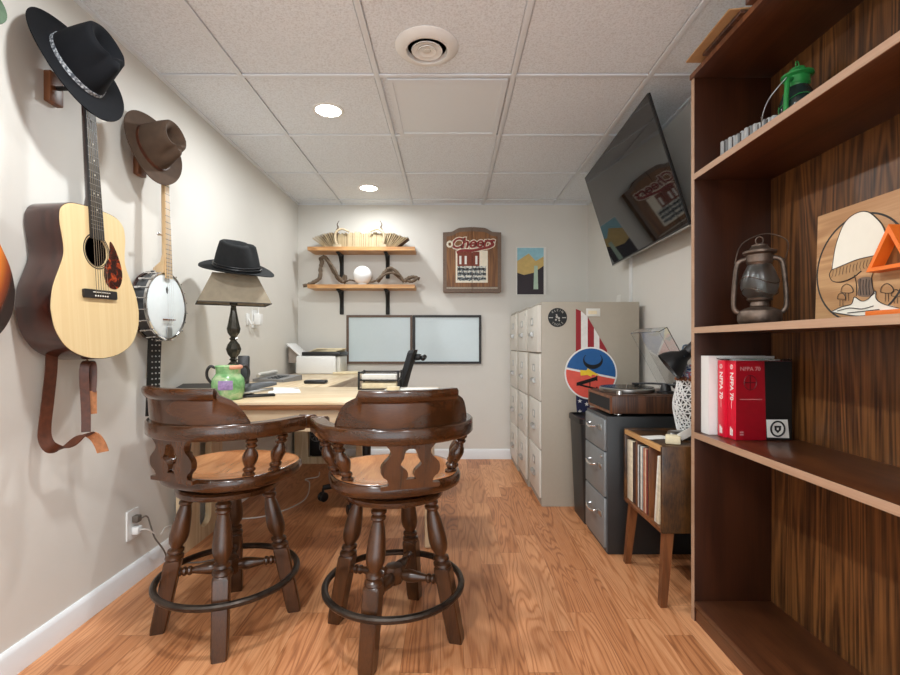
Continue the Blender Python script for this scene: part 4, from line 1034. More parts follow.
# flag: stripes and canton
t = thing('flag', 'small star and stripe flag hanging on the cabinet side behind the round sign', 'flag', (.80, SY, .72))
q = MB(); cols = [575.8, 580.8, 587.5, 593.8, 599.2, 606.8]
diag = lambda px: 311+max(0, px-584)*1.72
for i in range(5):
    a, b = cols[i], cols[i+1]; q.mat(i % 2)
    pts = [S2(a, 352), S2(b, 352), S2(b, min(350, diag(b))), S2(a, min(350, diag(a)-(2 if i == 0 else 0)))]
    q.prism(pts, .001, .004, fm)
q.mat(0)
stripes = part('striped_field', q, ['flagred', 'flagwhite'], t)
q = MB(); q.prism([S2(576.5, 352), S2(600, 352), S2(590, 404), S2(586, 426), S2(578, 426), S2(576, 404)], .001, .0035, fm)
cn = part('canton', q, 'navy', t)
q = MB()
def star(cx, cy, r): return [((cx+(r if k % 2 == 0 else r*.4)*math.cos(PI/2+k*PI/5)), (cy+(r if k % 2 == 0 else r*.4)*math.sin(PI/2+k*PI/5))) for k in range(10)]
for p in ((579.7, 401), (579.7, 411.5), (586.5, 404), (580.5, 421)): q.prism(star(*S2(*p), .014), .0035, .0042, fm)
part('stars', q, 'flagwhite', cn)
# round A C sign
c = S2(590.5, 373.2); r = .159
t = thing('round_sign', 'round blue and coral sign with letters A and C and a yellow bolt', 'sign', (c[0], SY, c[1]-r))
part('rim', MB().prism(circ(r, 64, *c), .0045, .0075, fm), 'white', t)
tilt = R(-9); q = MB(); q.mat(0).prism(circ(r*.945, 40, c[0], c[1], tilt, tilt+PI), .0075, .0082, fm)
part('upper_half', q, 'discblue', t)
part('lower_half', MB().prism(circ(r*.945, 40, c[0], c[1], tilt+PI, tilt+2*PI), .0075, .0082, fm), 'discred', t)
lx = c[0]-.0
q = MB(); cc = (c[0]+.012, c[1]+.078)
out = [(.060*math.cos(a), .052*math.sin(a)) for a in [R(142+256*k/24) for k in range(25)]]
inn = [(.0525*math.cos(a), .037*math.sin(a)+.010) for a in [R(398-256*k/24) for k in range(25)]]
q.prism([(cc[0]+x, cc[1]+y) for x, y in out+inn], .0082, .0092, fm)
part('letter', q, 'bookblack', t, label='dark letter C turned on its back')
q = MB(); ca = (c[0]-.012, c[1]-.066)
def tri(a, b, w):
    a, b = Vector((*a, 0)), Vector((*b, 0)); d = (b-a).normalized(); n = Vector((-d.y, d.x, 0))*w
    return [((a+n).x+ca[0], (a+n).y+ca[1]), ((a-n).x+ca[0], (a-n).y+ca[1]), ((b-n).x+ca[0], (b-n).y+ca[1]), ((b+n).x+ca[0], (b+n).y+ca[1])]
q.prism(tri((-.070, .0), (.048, .036), .0105), .0082, .0092, fm); q.prism(tri((-.070, .0), (.048, -.030), .0055), .0082, .0091, fm)
q.prism(tri((.006, .02), (.006, -.016), .003), .0082, .0090, fm); q.prism(tri((.048, .020), (.048, .052), .004), .0082, .0090, fm); q.prism(tri((.048, -.044), (.048, -.016), .004), .0082, .0090, fm); q.prism(tri((-.072, -.010), (-.072, .010), .003), .0082, .0090, fm)
part('letter', q, 'bookblack', t, label='dark letter A lying on its side')
q = MB().prism([(c[0]+x, c[1]+y) for x, y in ((-.066, .020), (-.026, .018), (-.020, .030), (.054, -.014), (.006, -.008), (.002, -.022), (-.020, -.010), (-.062, -.014))], .0082, .0096, fm)
part('lightning_bolt', q, 'yellow', t)
a = S2(586, 308.5); b = S2(600, 316.5)
t = thing('name_plate', 'small white card holder at the top of the cabinet side', 'label holder', (a[0], SY, b[1]))
part('plate', MB().box((a[0], b[1], .0003), (b[0], a[1], .004), .001, fm), 'offwhite', t)
part('card', MB().box((a[0]+.012, b[1]+.014, .004), (b[0]-.02, a[1]-.014, .005), 0, fm), 'cream', t)
# ================================================================ waste bin
t = thing('waste_bin', 'slim black waste bin between the beige cabinet and dark drawer unit', 'waste bin', (.86, 2.72, 0))
ol = lambda k, z: [(.86+x*k, 2.715+y*(1+(k-1)*.5), z) for x, y in rrect(-.145, -.135, .145, .135, .03, 4)]
q = MB().loft([ol(.84, .0), ol(.84, .002), ol(1, .565), ol(.98, .565), ol(.83, .012)])
part('bin_body', q, 'gunmetal', t)
q = MB().loft([ol(1.0, .548), ol(1.05, .550), ol(1.05, .578), ol(.97, .580), ol(.97, .566)])
part('bin_rim', q, 'black', t)
# ================================================================ dark drawer unit with turntable
t = thing('drawer_unit', 'dark grey metal three drawer unit under the turntable', 'drawer unit', (.95, 2.38, 0))
y0, y1, xf, H = 2.226, 2.545, .734, .648
part('unit_body', MB().box((xf+.004, y0, .001), (1.17, y1, H), .004), 'gunmetal', t)
part('front_frame', MB().box((xf+.0005, y0+.001, .012), (xf+.006, y1-.001, H-.001)), 'greydark', t)
for k, (z0, z1) in enumerate(((.03, .262), (.268, .478), (.484, .632))):
    d = part('drawer', MB().box((xf-.010, y0+.006, z0), (xf+.01, y1-.006, z1), .003), 'greyfront', t)
    m = FR((xf-.010, (y0+y1)/2, (z0+z1)/2+.03)); q = MB()
    q.tube(smooth([m @ Vector(p) for p in ((-.055, 0, 0), (-.052, -.004, .022), (0, -.010, .028), (.052, -.004, .022), (.055, 0, 0))], 5), .006, 8)
    part('handle', q, 'chrome', d)
    part('card_holder', MB().box((.075, -.012, .0005), (.12, .012, .004), .001, m), 'steel', d)
part('lock', MB().lathe([(.009, 0), (.009, .006), (0, .007)], 14, FR((xf-.010, y0+.035, .455))), 'chrome', t)
# turntable
TX0, TX1, TY0, TY1, TZ0, TZ1 = .748, 1.14, 2.212, 2.575, .662, .745
t = thing('turntable', 'walnut turntable with raised clear dust cover on the dark drawer unit', 'turntable', (.95, 2.39, H))
part('plinth', MB().box((TX0+.006, TY0, TZ0), (TX1, TY1, TZ1), .005), 'walnut', t)
part('front_trim', MB().prism(rrect(-.178, 0, .178, TZ1-TZ0, .004), 0, .008, FR((TX0+.008, (TY0+TY1)/2, TZ0)), [rrect(-.168, .012, .168, TZ1-TZ0-.012, .003)]), 'teak', t)
part('speaker_grille', MB().box((TX0+.0035, TY0+.016, TZ0+.012), (TX0+.01, TY1-.016, TZ1-.012)), 'meshfabric', t)
for x, y in ((TX0+.05, TY0+.04), (TX1-.05, TY0+.04), (TX0+.05, TY1-.04), (TX1-.05, TY1-.04)):
    part('foot', MB().lathe([(0, H+.0005), (.016, H+.0005), (.019, H+.006), (.017, TZ0+.001), (0, TZ0+.001)], 16, T(x, y, 0)), 'chrome', t)
part('deck', MB().box((TX0+.02, TY0+.012, TZ1), (TX1-.01, TY1-.012, TZ1+.004), .002), 'walnut', t)
pc_ = (.893, 2.40)
pl = part('platter', MB().lathe([(0, TZ1+.006), (.130, TZ1+.006), (.133, TZ1+.012), (.133, TZ1+.022), (.129, TZ1+.026), (0, TZ1+.026)], 56, T(*pc_, 0)), 'steel', t)
part('record', MB().lathe([(0, TZ1+.0262), (.127, TZ1+.0262), (.128, TZ1+.0285), (.05, TZ1+.0285), (0, TZ1+.0285)], 56, T(*pc_, 0)), 'felt', pl, label='black vinyl record on the platter')
part('spindle', MB().lathe([(.004, TZ1+.028), (.004, TZ1+.042), (0, TZ1+.044)], 10, T(*pc_, 0)), 'chrome', pl)
ax, ay = 1.045, 2.300
part('tonearm_base', MB().lathe([(0, TZ1+.004), (.042, TZ1+.004), (.042, TZ1+.014), (.026, TZ1+.018), (.022, TZ1+.040), (.014, TZ1+.052), (0, TZ1+.052)], 24, T(ax, ay, 0)), 'black', t)
q = MB().tube(smooth([(ax+.03, ay-.05, TZ1+.046), (ax, ay, TZ1+.048), (ax-.03, ay+.07, TZ1+.046), (ax-.085, ay+.15, TZ1+.040)], 5), .005, 8).cyl((ax+.022, ay-.038, TZ1+.046), (ax+.045, ay-.072, TZ1+.046), .015, 14).box((ax-.10, ay+.140, TZ1+.030), (ax-.074, ay+.172, TZ1+.043), .003)
part('tonearm', q, 'black', t)
part('speed_knob', MB().lathe([(0, TZ1+.004), (.014, TZ1+.004), (.013, TZ1+.022), (0, TZ1+.023)], 18, T(.80, 2.245, 0)), 'chrome', t)
part('cue_weight', MB().lathe([(0, -.012), (.015, -.012), (.015, .012), (0, .012)], 18, T(1.12, 2.235, TZ1+.04) @ RY(PI/2)), 'chrome', t)
# dust cover: an open box lid hinged along the wall side
hx, hz = TX1-.004, TZ1+.008
dm = T(hx, 0, hz) @ RY(R(61.5))          # local -x runs along the lid
w_ = .003; Lx = -.335
q = MB()
q.box((Lx, TY0+.006, .040), (0, TY1-.006, .040+w_), 0, dm)
q.box((Lx, TY0+.006, 0), (0, TY0+.006+w_, .040), 0, dm); q.box((Lx, TY1-.006-w_, 0), (0, TY1-.006, .040), 0, dm); q.box((Lx, TY0+.006, 0), (Lx+w_, TY1-.006, .040), 0, dm)
part('dust_cover', q, 'clear', t)
# ================================================================ record stand
RX0, RX1, RY0, RY1, RZ0, RZ1 = .790, 1.165, 1.772, 2.165, .278, .606
t = thing('record_stand', 'small wooden record stand on angled legs beside the bookcase', 'record stand', (.98, 1.97, 0))
part('near_side', MB().box((RX0, RY0, RZ0), (RX1, RY0+.016, RZ1), .006), 'rustic', t)
part('far_side', MB().box((RX0, RY1-.016, RZ0), (RX1, RY1, RZ1), .006), 'rustic', t)
part('bottom_board', MB().box((RX0, RY0+.0155, RZ0), (RX1, RY1-.0155, RZ0+.016), .002), 'teak', t)
part('top_board', MB().box((RX0+.002, RY0+.0155, RZ1-.020), (RX1, RY1-.0155, RZ1-.006), .002), 'rustic', t)
part('front_rail', MB().box((RX0, RY0+.0155, RZ1-.024), (RX0+.016, RY1-.0155, RZ1-.004), .002), 'cork', t)
part('back_board', MB().box((RX1-.012, RY0+.0155, RZ0+.0155), (RX1, RY1-.0155, RZ1-.019)), 'rustic', t)
part('back_rail', MB().box((RX1-.012, RY0+.0155, RZ1-.006), (RX1, RY1-.0155, RZ1+.014), .003), 'teak', t)
DV = (1.905, 2.035)
for y in DV: part('divider', MB().box((RX0+.008, y-.005, RZ0+.0155), (RX1-.012, y+.005, RZ1-.0195), .001), 'teak', t)
for x, y, sx, sy in ((RX0+.035, RY0+.03, -.025, -.012), (RX0+.035, RY1-.03, -.025, .012), (RX1-.05, RY0+.03, .025, -.012), (RX1-.05, RY1-.03, .025, .012)):
    q = MB(); q.loft([[(x+sx*k+a*h, y+sy*k+b*h, z) for a, b in ((-1, -1), (1, -1), (1, 1), (-1, 1))] for z, k, h in ((0, 1, .012), (.002, 1, .0125), (RZ0, 0, .017))])
    part('leg', q, 'teak', t)
RECC = [((214, 200, 176), 'cream'), ((186, 174, 154), 'grey beige'), ((60, 44, 38), 'dark brown'), ((54, 54, 56), 'black'), ((196, 198, 196), 'pale grey'), ((226, 222, 212), 'white'), ((148, 152, 150), 'mid grey'), ((170, 96, 66), 'rust orange'), ((208, 178, 150), 'peach'), ((74, 50, 44), 'maroon brown'), ((128, 40, 36), 'red'), ((40, 40, 44), 'charcoal'), ((232, 220, 192), 'ivory')]
def record(y, th, ci, lab, tiltx=0):
    q = MB().box((-.155, -th/2, 0), (.155, th/2, .264), .0008, T(RX0+.166, y, RZ0+.0165) @ RX(tiltx))
    c, n = RECC[ci]
    solo('record_sleeve', q, plain('record sleeve '+str(ci)+str(round(y*1000)), c, .6, var=.15, vs=60), lab, 'record', 'record sleeves in the wooden stand')
seen = {}
def rec_row(y0, y1, cols, where):
    n = len(cols); p = (y1-y0)/n
    for i, ci in enumerate(cols):
        nm = RECC[ci][1]
        record(y0+p*(i+.5), p*.86, ci, '%s record sleeve %s of record stand' % (nm, where if cols.count(ci) == 1 else where))
rec_row(2.042, 2.146, [9, 2, 12, 0, 1], 'standing in the far compartment')
rec_row(1.912, 2.028, [11, 10, 8, 7, 6, 5, 3, 4], 'standing in the middle compartment')
for i, (ci, y) in enumerate(((12, 1.832), (0, 1.846), (5, 1.860))):
    record(y, .010, ci, '%s record sleeve leaning in the near compartment of record stand' % RECC[ci][1], R(7))
# things on the record stand
TT = RZ1-.0055
t = thing('wooden_block', 'cream wooden block with small card leaning on it, on record stand', 'block', (.862, 1.845, TT))
bm_ = T(.872, 1.845, TT) @ RZ(R(-25)) @ SC(.72, .72, .72)
part('block', MB().box((-.045, -.03, .001), (.03, .03, .046), .006, bm_), 'cream', t)
part('card', MB().box((-.022, -.002, 0), (.022, .002, .075), 0, bm_ @ T(.025, .0, .036) @ RY(R(55)) @ RZ(R(20))), 'paper', t)
t = thing('metal_flask', 'silver cylinder lying on the record stand behind the cream block', 'cylinder', (.97, 1.90, TT))
part('tube', MB().lathe([(0, 0), (.017, 0), (.019, .006), (.019, .11), (.016, .118), (0, .118)], 24, T(.885, 1.92, TT+.021) @ RY(PI/2)), 'steel', t)
part('cap', MB().lathe([(.02, .112), (.0205, .116), (.0205, .132), (.018, .137), (0, .137)], 24, T(.885, 1.92, TT+.021) @ RY(PI/2)), 'greydark', t)
solo('paper_note', MB().box((-.05, -.03, .0008), (.05, .035, .003), 0, T(.85, 1.96, TT) @ RZ(R(12))), 'paper', 'white paper note lying flat on the record stand', 'paper')
# lattice vase
vc = (.993, 1.955); vprof = [(.050, .0), (.053, .02), (.061, .06), (.069, .105), (.069, .135), (.061, .175), (.054, .205), (.053, .225)]
t = thing('lattice_vase', 'white vase of triangular lattice over black on the record stand', 'vase', (*vc, TT))
vm = T(*vc, TT+.014)
part('inner_vase', MB().lathe([(0, 0)]+[(r-.006, z) for r, z in vprof]+[(.04, .225), (.04, .20), (0, .20)], 40, vm), 'bookblack', t)
random.seed(21)
q = MB(); nz, na = 13, 20
def vr(z):
    for (r0, z0), (r1, z1) in zip(vprof, vprof[1:]):
        if z <= z1: return r0+(r1-r0)*(z-z0)/(z1-z0)
    return vprof[-1][0]
P = [[None]*na for _ in range(nz)]
for i in range(nz):
    for j in range(na):
        z = .225*i/(nz-1)+(random.uniform(-.005, .005) if 0 < i < nz-1 else 0); a = 2*PI*(j+.5*(i % 2)+random.uniform(-.28, .28))/na
        P[i][j] = vm @ Vector((vr(z)*math.cos(a), vr(z)*math.sin(a), z))
def strut(a, b): q.tube([a, b], .0027, 5)
for i in range(nz):
    for j in range(na):
        strut(P[i][j], P[i][(j+1) % na])
        if i < nz-1:
            strut(P[i][j], P[i+1][j]); strut(P[i][j], P[i+1][(j+(1 if i % 2 else -1)) % na])
part('lattice_shell', q, 'white', t)
part('vase_base', MB().lathe([(0, .0005), (.058, .0005), (.058, .012), (.053, .016), (0, .016)], 32, T(*vc, TT)), 'black', t)
q = MB()
for k in range(18): q.ball(vm @ Vector((.055*math.cos(2*PI*k/18), .055*math.sin(2*PI*k/18), .231)), .0085, seg=10, rings=8)
part('bead_rim', q, 'teak', t, label='brown beads around the rim')
t = thing('folded_cloth', 'blue white and red patterned cloth bunched in the lattice vase', 'cloth', (*vc, TT+.21))
n = NT('patterned cloth'); f = n.noise(n.obj(), 60, 2, .5)
n.l(n.ramp(f, (.38, lin((36, 70, 128))), (.46, lin((220, 220, 222))), (.56, lin((60, 100, 150))), (.64, lin((190, 80, 60)))), n.b.inputs['Base Color'])
part('cloth', MB().ball(vm @ Vector((.0, 0, .25)), .042, 1, .9, .95), n.m, t)
# black desk lamp behind the vase
t = thing('desk_lamp', 'black spun metal desk lamp with bell head above the lattice vase', 'lamp', (1.09, 2.09, TT))
part('lamp_base', MB().lathe([(0, .0005), (.045, .0005), (.047, .012), (.038, .020), (.012, .026), (0, .026)], 28, T(1.10, 2.085, TT)), 'black', t)
hd = PY(675, 362, 1.93)
part('lamp_arm', MB().tube(smooth([(1.10, 2.085, TT+.02), (1.11, 2.07, TT+.20), (1.105, 2.03, TT+.33), (1.07, 1.97, TT+.355), (1.02, 1.93, TT+.345)], 6), .009, 10), 'black', t)
hm = T(hd) @ Vector((-.76, .20, -.62)).to_track_quat('Z', 'Y').to_matrix().to_4x4() @ SC(.86, .86, .86)
part('lamp_head', MB().lathe([(.0, -.075), (.022, -.074), (.028, -.060), (.030, -.045), (.050, -.020), (.066, .012), (.071, .038), (.068, .038), (.062, .012), (.045, -.018), (.024, -.04), (0, -.045)], 36, hm), 'black', t)
part('lamp_bulb', MB().ball(hm @ Vector((0, 0, -.005)), .024), 'white', t)
part('lamp_socket', MB().tube([hm @ Vector((0, 0, -.07)), hm @ Vector((0, 0, -.125))], [.024, .03], 16), 'black', t)
q = MB().tube(smooth([hm @ Vector((.03, .0, -.04)), (hd.x+.05, hd.y+.03, hd.z+.065), (hd.x+.11, hd.y+.06, hd.z+.06), (1.105, 2.03, TT+.33)], 5), .004, 8)
part('lamp_cord', q, plain('blue grey cord', (96, 118, 140), .4), t)
q = MB().tube(smooth([(1.17, 1.93, .26), (1.12, 1.925, .16), (1.08, 1.92, .06), (1.07, 1.90, .006), (1.10, 1.84, .006), (1.15, 1.78, .006)], 7), .004, 8)
solo('cable', q, 'cable', 'pale cable hanging to the floor under the record stand', 'cable')
q = MB().box((1.09, 1.98, .012), (1.17, 2.15, .05), .004)
solo('power_strip', q, 'black', 'black power strip on the floor under the record stand', 'power strip')
# ================================================================ television
t = thing('television', 'large black television on a tilting bracket high on the right wall', 'television', (.906, 2.44, 1.45))
tt, ty = .304, .026
u = Vector((math.sin(ty), math.cos(ty), 0)); n0 = Vector((-math.cos(ty), math.sin(ty), 0)); up = Vector((0, 0, 1))*math.cos(tt)+n0*math.sin(tt); nn = (-u).cross(up)
tc = Vector((.997, 2.684, 1.8185))
TM = Matrix(((-u.x, up.x, nn.x, tc.x), (-u.y, up.y, nn.y, tc.y), (-u.z, up.z, nn.z, tc.z), (0, 0, 0, 1)))
W2, H2 = .55, .3135
q = MB().prism(rrect(-W2, -H2, W2, H2, .004), -.012, .0, TM)
q.box((-W2*.8, -H2*.97, -.042), (W2*.8, H2*.3, -.010), .012, TM)
cs = part('housing', q, 'black', t)
part('screen', MB().box((-W2+.006, -H2+.012, -.001), (W2-.006, H2-.006, .0012), 0, TM), 'tvscreen', t)
part('lower_trim', MB().box((-W2, -H2-.0015, -.012), (W2, -H2+.004, .0022), .0005, TM), 'steel', t)
q = MB().box((-.2, -.2, -.062), (-.16, .2, -.012), .003, TM).box((.16, -.2, -.062), (.2, .2, -.012), .003, TM).box((-.2, -.02, -.075), (.2, .02, -.055), .003, TM)
part('bracket', q, 'blackmetal', t)
q = MB().box((1.168, 2.56, 1.72), (XR-.001, 2.80, 1.95), .004).tube([(1.175, 2.62, 1.80), (1.05, 2.64, 1.80)], .02, 8).tube([(1.175, 2.74, 1.84), (1.05, 2.70, 1.84)], .02, 8)
part('wall_arm', q, 'blackmetal', t)
pA = PX(631.5, 302, XR)
solo('cable_cover', MB().box((XR-.014, pA.y-.02, 1.245), (XR-.0005, pA.y+.012, 1.72), .003), 'white', 'white vertical cable cover on right wall below the television', 'cable cover')
# white sheet put in for the lit patch of wall beside the television shadow
q = MB(); q.prism([(0, 0), (.085, 0), (.125, .21), (.05, .20)], 0, .002, FR((XR-.004, 3.40, 1.247)) @ RX(R(-4)))
solo('paper_sheet', q, 'paper', 'white sheet on the cabinet top standing in for a lit patch of the right wall', 'paper')
# ================================================================ bookcase
BX, BK_, BY0, BY1, BH = .870, 1.145, .760, 1.714, 1.956
t = thing('bookcase', 'tall dark brown open bookcase along the right wall', 'bookcase', (1.0, 1.24, 0))
for y in (BY1-.020, BY0):
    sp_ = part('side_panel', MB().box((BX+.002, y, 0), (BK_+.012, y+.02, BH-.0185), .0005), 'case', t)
    part('edge_band', MB().box((BX, y+.0005, .0), (BX+.0025, y+.0195, BH-.0185)), 'caseedge', sp_)
part('back_panel', MB().box((BK_, BY0+.0195, .02), (BK_+.006, BY1-.0195, BH-.002)), 'caseback', t)
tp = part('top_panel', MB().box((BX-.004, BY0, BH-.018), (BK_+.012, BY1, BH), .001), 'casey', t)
part('edge_band', MB().box((BX-.0055, BY0, BH-.018), (BX-.0035, BY1, BH-.0005)), 'teak', tp)
for z, lab in ((1.594, 1), (1.047, 1), (.674, 1)):
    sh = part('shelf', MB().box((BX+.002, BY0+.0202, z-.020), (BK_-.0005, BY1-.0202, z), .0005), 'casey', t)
    part('edge_band', MB().box((BX-.0005, BY0+.0202, z-.0205), (BX+.0025, BY1-.0202, z+.0003)), 'caseedge', sh)
part('shelf', MB().box((BX+.0005, BY0+.0202, .053), (BK_-.0005, BY1-.0202, .072), .001), 'casey', t)
part('kick_board', MB().box((BX+.006, BY0+.0202, 0), (BX+.022, BY1-.0202, .0535)), 'casey', t)
# boards on top
q = MB().loft([[(.822, 1.655, BH+.012), (.822, 1.40, BH+.016), (1.02, 1.38, BH+.022), (1.06, 1.66, BH+.012)], [(.822, 1.655, BH+.016), (.822, 1.40, BH+.020), (1.02, 1.38, BH+.026), (1.06, 1.66, BH+.016)]])
solo('flat_board', q, 'kraft', 'tan cardboard sheet overhanging the front of the bookcase top', 'board')
solo('flat_board', MB().box((.850, 1.39, BH+.0005), (1.10, 1.60, BH+.011), .002), 'walnut', 'dark thin board under the tan cardboard sheet on the bookcase top', 'board')
solo('flat_board', MB().box((.845, .90, BH+.0005), (1.12, 1.36, BH+.020), .002, T(0, 0, 0)), 'casey', 'brown board lying on the bookcase top nearest the camera', 'board')
# cassette cases on the upper shelf
cs_m = [plain('case pale', (188, 190, 190), .2), plain('case dark', (70, 66, 64), .25), plain('case clear grey', (140, 142, 142), .15)]
random.seed(4)
for k in range(13):
    f = k/12; x = .953+.050*f; y = 1.668-.19*f
    hh = .107+random.uniform(-.004, .003)
    q = MB().box((-.034, -.0058, 0), (.034, .0058, hh), .001).mat(1).box((-.0345, -.0035, .004), (-.0335, .0035, hh-.004))
    q.b.transform(T(x+.034, y, 1.5945) @ RZ(R(-3)))
    solo('cassette_case', q, [cs_m[0 if k % 3 != 1 else 2], cs_m[1 if k % 2 else 0]], 'clear cassette case standing in the row on the upper bookcase shelf', 'cassette', 'cassette cases on the upper bookcase shelf')
# hurricane lanterns
def lantern(name, lab, x, y, z, s, paint, globe, rot, bail_up):
    m = T(x, y, z) @ RZ(rot) @ SC(s, s, s)
    t = thing(name, lab, 'lantern', (x, y, z), 0)
    part('fuel_tank', MB().lathe([(0, .001), (.052, .001), (.056, .006), (.060, .012), (.060, .030), (.056, .042), (.042, .050), (.030, .054), (.0, .054)], 36, m), paint, t)
    part('burner', MB().lathe([(.022, .052), (.026, .058), (.024, .070), (.034, .076), (.036, .082), (.020, .090), (.006, .094), (0, .094)], 28, m), paint, t)
    part('glass_globe', MB().lathe([(.030, .081), (.045, .096), (.0515, .118), (.050, .140), (.041, .168), (.032, .186), (.0305, .186), (.0395, .168), (.0485, .140), (.050, .118), (.0435, .096), (.0285, .081)], 32, m, cap=False), globe, t)
    part('chimney', MB().lathe([(.031, .180), (.033, .190), (.036, .194), (.036, .216), (.046, .222), (.046, .228), (.030, .234), (.022, .244), (.022, .248), (.010, .252), (0, .252)], 32, m), paint, t)
    part('top_ring', MB().tube([m @ Vector((.010*math.cos(a), 0, .262+.012*math.sin(a))) for a in [2*PI*k/16 for k in range(16)]], .002*s, 6, True), paint, t)
    for sg in (-1, 1):
        pts = smooth([(sg*.048, 0, .036), (sg*.062, 0, .042), (sg*.069, 0, .062), (sg*.067, 0, .12), (sg*.061, 0, .180), (sg*.053, 0, .200), (sg*.034, 0, .207)], 6)
        part('side_tube', MB().tube([m @ p for p in pts], .0075*s, 12), paint, t)
    q = MB()
    for a in (PI/4, 3*PI/4):
        q.tube([m @ Vector((.053*math.cos(a+PI*k), .053*math.sin(a+PI*k), zz)) for k, zz in ((0, .098), (0, .13))], .0013*s, 5)
    for zz, rr in ((.100, .0485), (.135, .0525)):
        q.tube([m @ Vector((rr*math.cos(b), rr*math.sin(b), zz+.012*math.sin(b*2))) for b in [2*PI*k/32 for k in range(32)]], .0013*s, 5, True)
    part('wire_guard', q, paint, t)
    if bail_up: pts = smooth([(-.066, 0, .195), (-.045, .03, .262), (.02, .055, .292), (.075, .04, .26), (.066, 0, .195)], 8)
    else: pts = smooth([(-.064, 0, .205), (-.075, .05, .15), (-.05, .085, .09), (0, .095, .07), (.05, .085, .09), (.075, .05, .15), (.064, 0, .205)], 6)
    part('bail_handle', MB().tube([m @ p for p in pts], .0018*s, 6), paint if bail_up else 'steel', t)
    return t
lantern('hurricane_lantern', 'rusty brown hurricane lantern with glass globe beside the mushroom board', .946, 1.452, 1.0472, .98, 'tin', 'lampglass', R(-30), True)
lantern('hurricane_lantern', 'green hurricane lantern on the upper bookcase shelf', 1.058, 1.447, 1.5945, .93, 'greenpaint', 'sootglass', R(28), False)
# mushroom board
PB = .985
bm_ = FR((PB, 0, 1.0475)) @ RX(R(-1.5))      # x -> -Y, y -> up; leans back against the back panel
by = lambda Y: -Y
t = thing('art_board', 'wooden board with painted mushroom and orange A-frame on the middle bookcase shelf', 'wall art', (PB, 1.1, 1.0475))
part('board', MB().box((-1.282, .0005, -.016), (-.92, .284, 0), .001, bm_), 'board', t)
ccx, ccy, cr = -1.150, .125, .128
q = MB().prism(circ(cr+.0022, 64, ccx, ccy), 0, .0007, bm_, [circ(cr-.0022, 64, ccx, ccy)])
part('painted_circle', q, 'ink', t)
def mpt(px, py):                            # a point of the painting, measured on the board
    o = Vector((0, 0, EYE)); d = Vector(((px-CX)/F, 1, (CY-py)/F)); inv = bm_.inverted(); o2, d2 = inv @ o, inv.to_3x3() @ d
    k = -o2.z/d2.z; p = o2+d2*k; return (p.x, p.y)
def shape(name, pts, mat, h, n=4, lab=None):
    p = smooth([(*mpt(*a), 0) for a in pts], n, True)
    return part(name, MB().prism([(v.x, v.y) for v in p], 0, h, bm_), mat, t, label=lab)
def line(q, pts, r=.0014, h=.0016, n=4):
    p = smooth([(*mpt(*a), h) for a in pts], n); q.tube([bm_ @ v for v in p], r, 5, flat=.6)
shape('mushroom_stem', [(855, 275), (858, 268), (870, 265), (874, 272), (872, 278), (873, 290), (878, 298), (866, 301), (856, 299), (858, 288)], 'board', .0009, 3)
shape('stem_shading', [(858, 280), (864, 277), (872, 278), (873, 288), (874, 295), (866, 297), (858, 295), (859, 287)], 'signgrey', .0012, 3)
shape('mushroom_gills', [(830, 274), (833, 281), (842, 281), (853, 277), (862, 270), (872, 266), (884, 268), (888, 258), (880, 252), (862, 257), (842, 265), (832, 269)], 'kraft', .0011, 3)
shape('mushroom_cap', [(832.5, 269), (835, 252), (838, 240), (844, 225), (852, 216), (862, 211.5), (870, 212.5), (878, 219), (884, 227), (888, 240), (889, 252), (876, 255), (858, 259), (843, 265)], 'mushwhite', .0013, 3)
shape('mushroom_base', [(831, 312), (842, 307), (852, 304), (855, 297), (862, 301), (869, 299), (876, 291), (877, 299), (884, 304), (893, 306), (899, 309), (888, 312), (876, 314), (860, 316), (846, 314)], 'mushwhite', .0010, 3)
q = MB()
line(q, [(832.5, 270), (835, 252), (838, 240), (844, 225), (852, 216), (862, 211.5), (870, 212.5), (878, 219), (884, 227), (888, 240), (890, 254)])
line(q, [(832, 270), (843, 265.5), (858, 259.5), (876, 255.5), (890, 253)]); line(q, [(832, 270), (830, 275), (833, 281), (842, 282), (853, 278), (862, 271)])
for k in range(16):
    a = k/15; x0 = 834+52*a; y0 = 269.5-15*a; line(q, [(x0, y0), (x0-1.5-1.5*a+.8, y0+5.5), (x0-2+3*a, y0+8)], .0007, .0016, 2)
line(q, [(855, 275), (857, 284), (857, 296)]); line(q, [(874, 272), (872, 280), (875, 294)])
for k in range(4): line(q, [(861+3*k, 279+k % 2), (860.5+3*k, 287), (861.5+3*k, 295)], .0010)
line(q, [(831, 312), (842, 307), (852, 304), (855, 297), (862, 301), (869, 299), (876, 291), (877, 299), (884, 304), (899, 308)])
line(q, [(831, 312), (846, 314.5), (860, 316), (876, 314), (899, 311)]); line(q, [(838, 311), (850, 308), (862, 309), (874, 306)]); line(q, [(848, 313), (862, 311.5), (880, 309.5)])
for cx_, cy_, s_ in ((847.5, 290, 6), (887.5, 290, 6.5), (896.5, 294, 4.5), (842, 297, 4)):
    line(q, [(cx_-s_, cy_+2), (cx_-s_*.8, cy_-s_*.5), (cx_, cy_-s_), (cx_+s_*.8, cy_-s_*.5), (cx_+s_, cy_+2), (cx_, cy_+s_*.5), (cx_-s_, cy_+2)], .0010); line(q, [(cx_-1.4, cy_+3), (cx_-1.6, cy_+s_+5)], .0009); line(q, [(cx_+1.4, cy_+3), (cx_+1.6, cy_+s_+5)], .0009)
part('outline', q, 'ink', t)
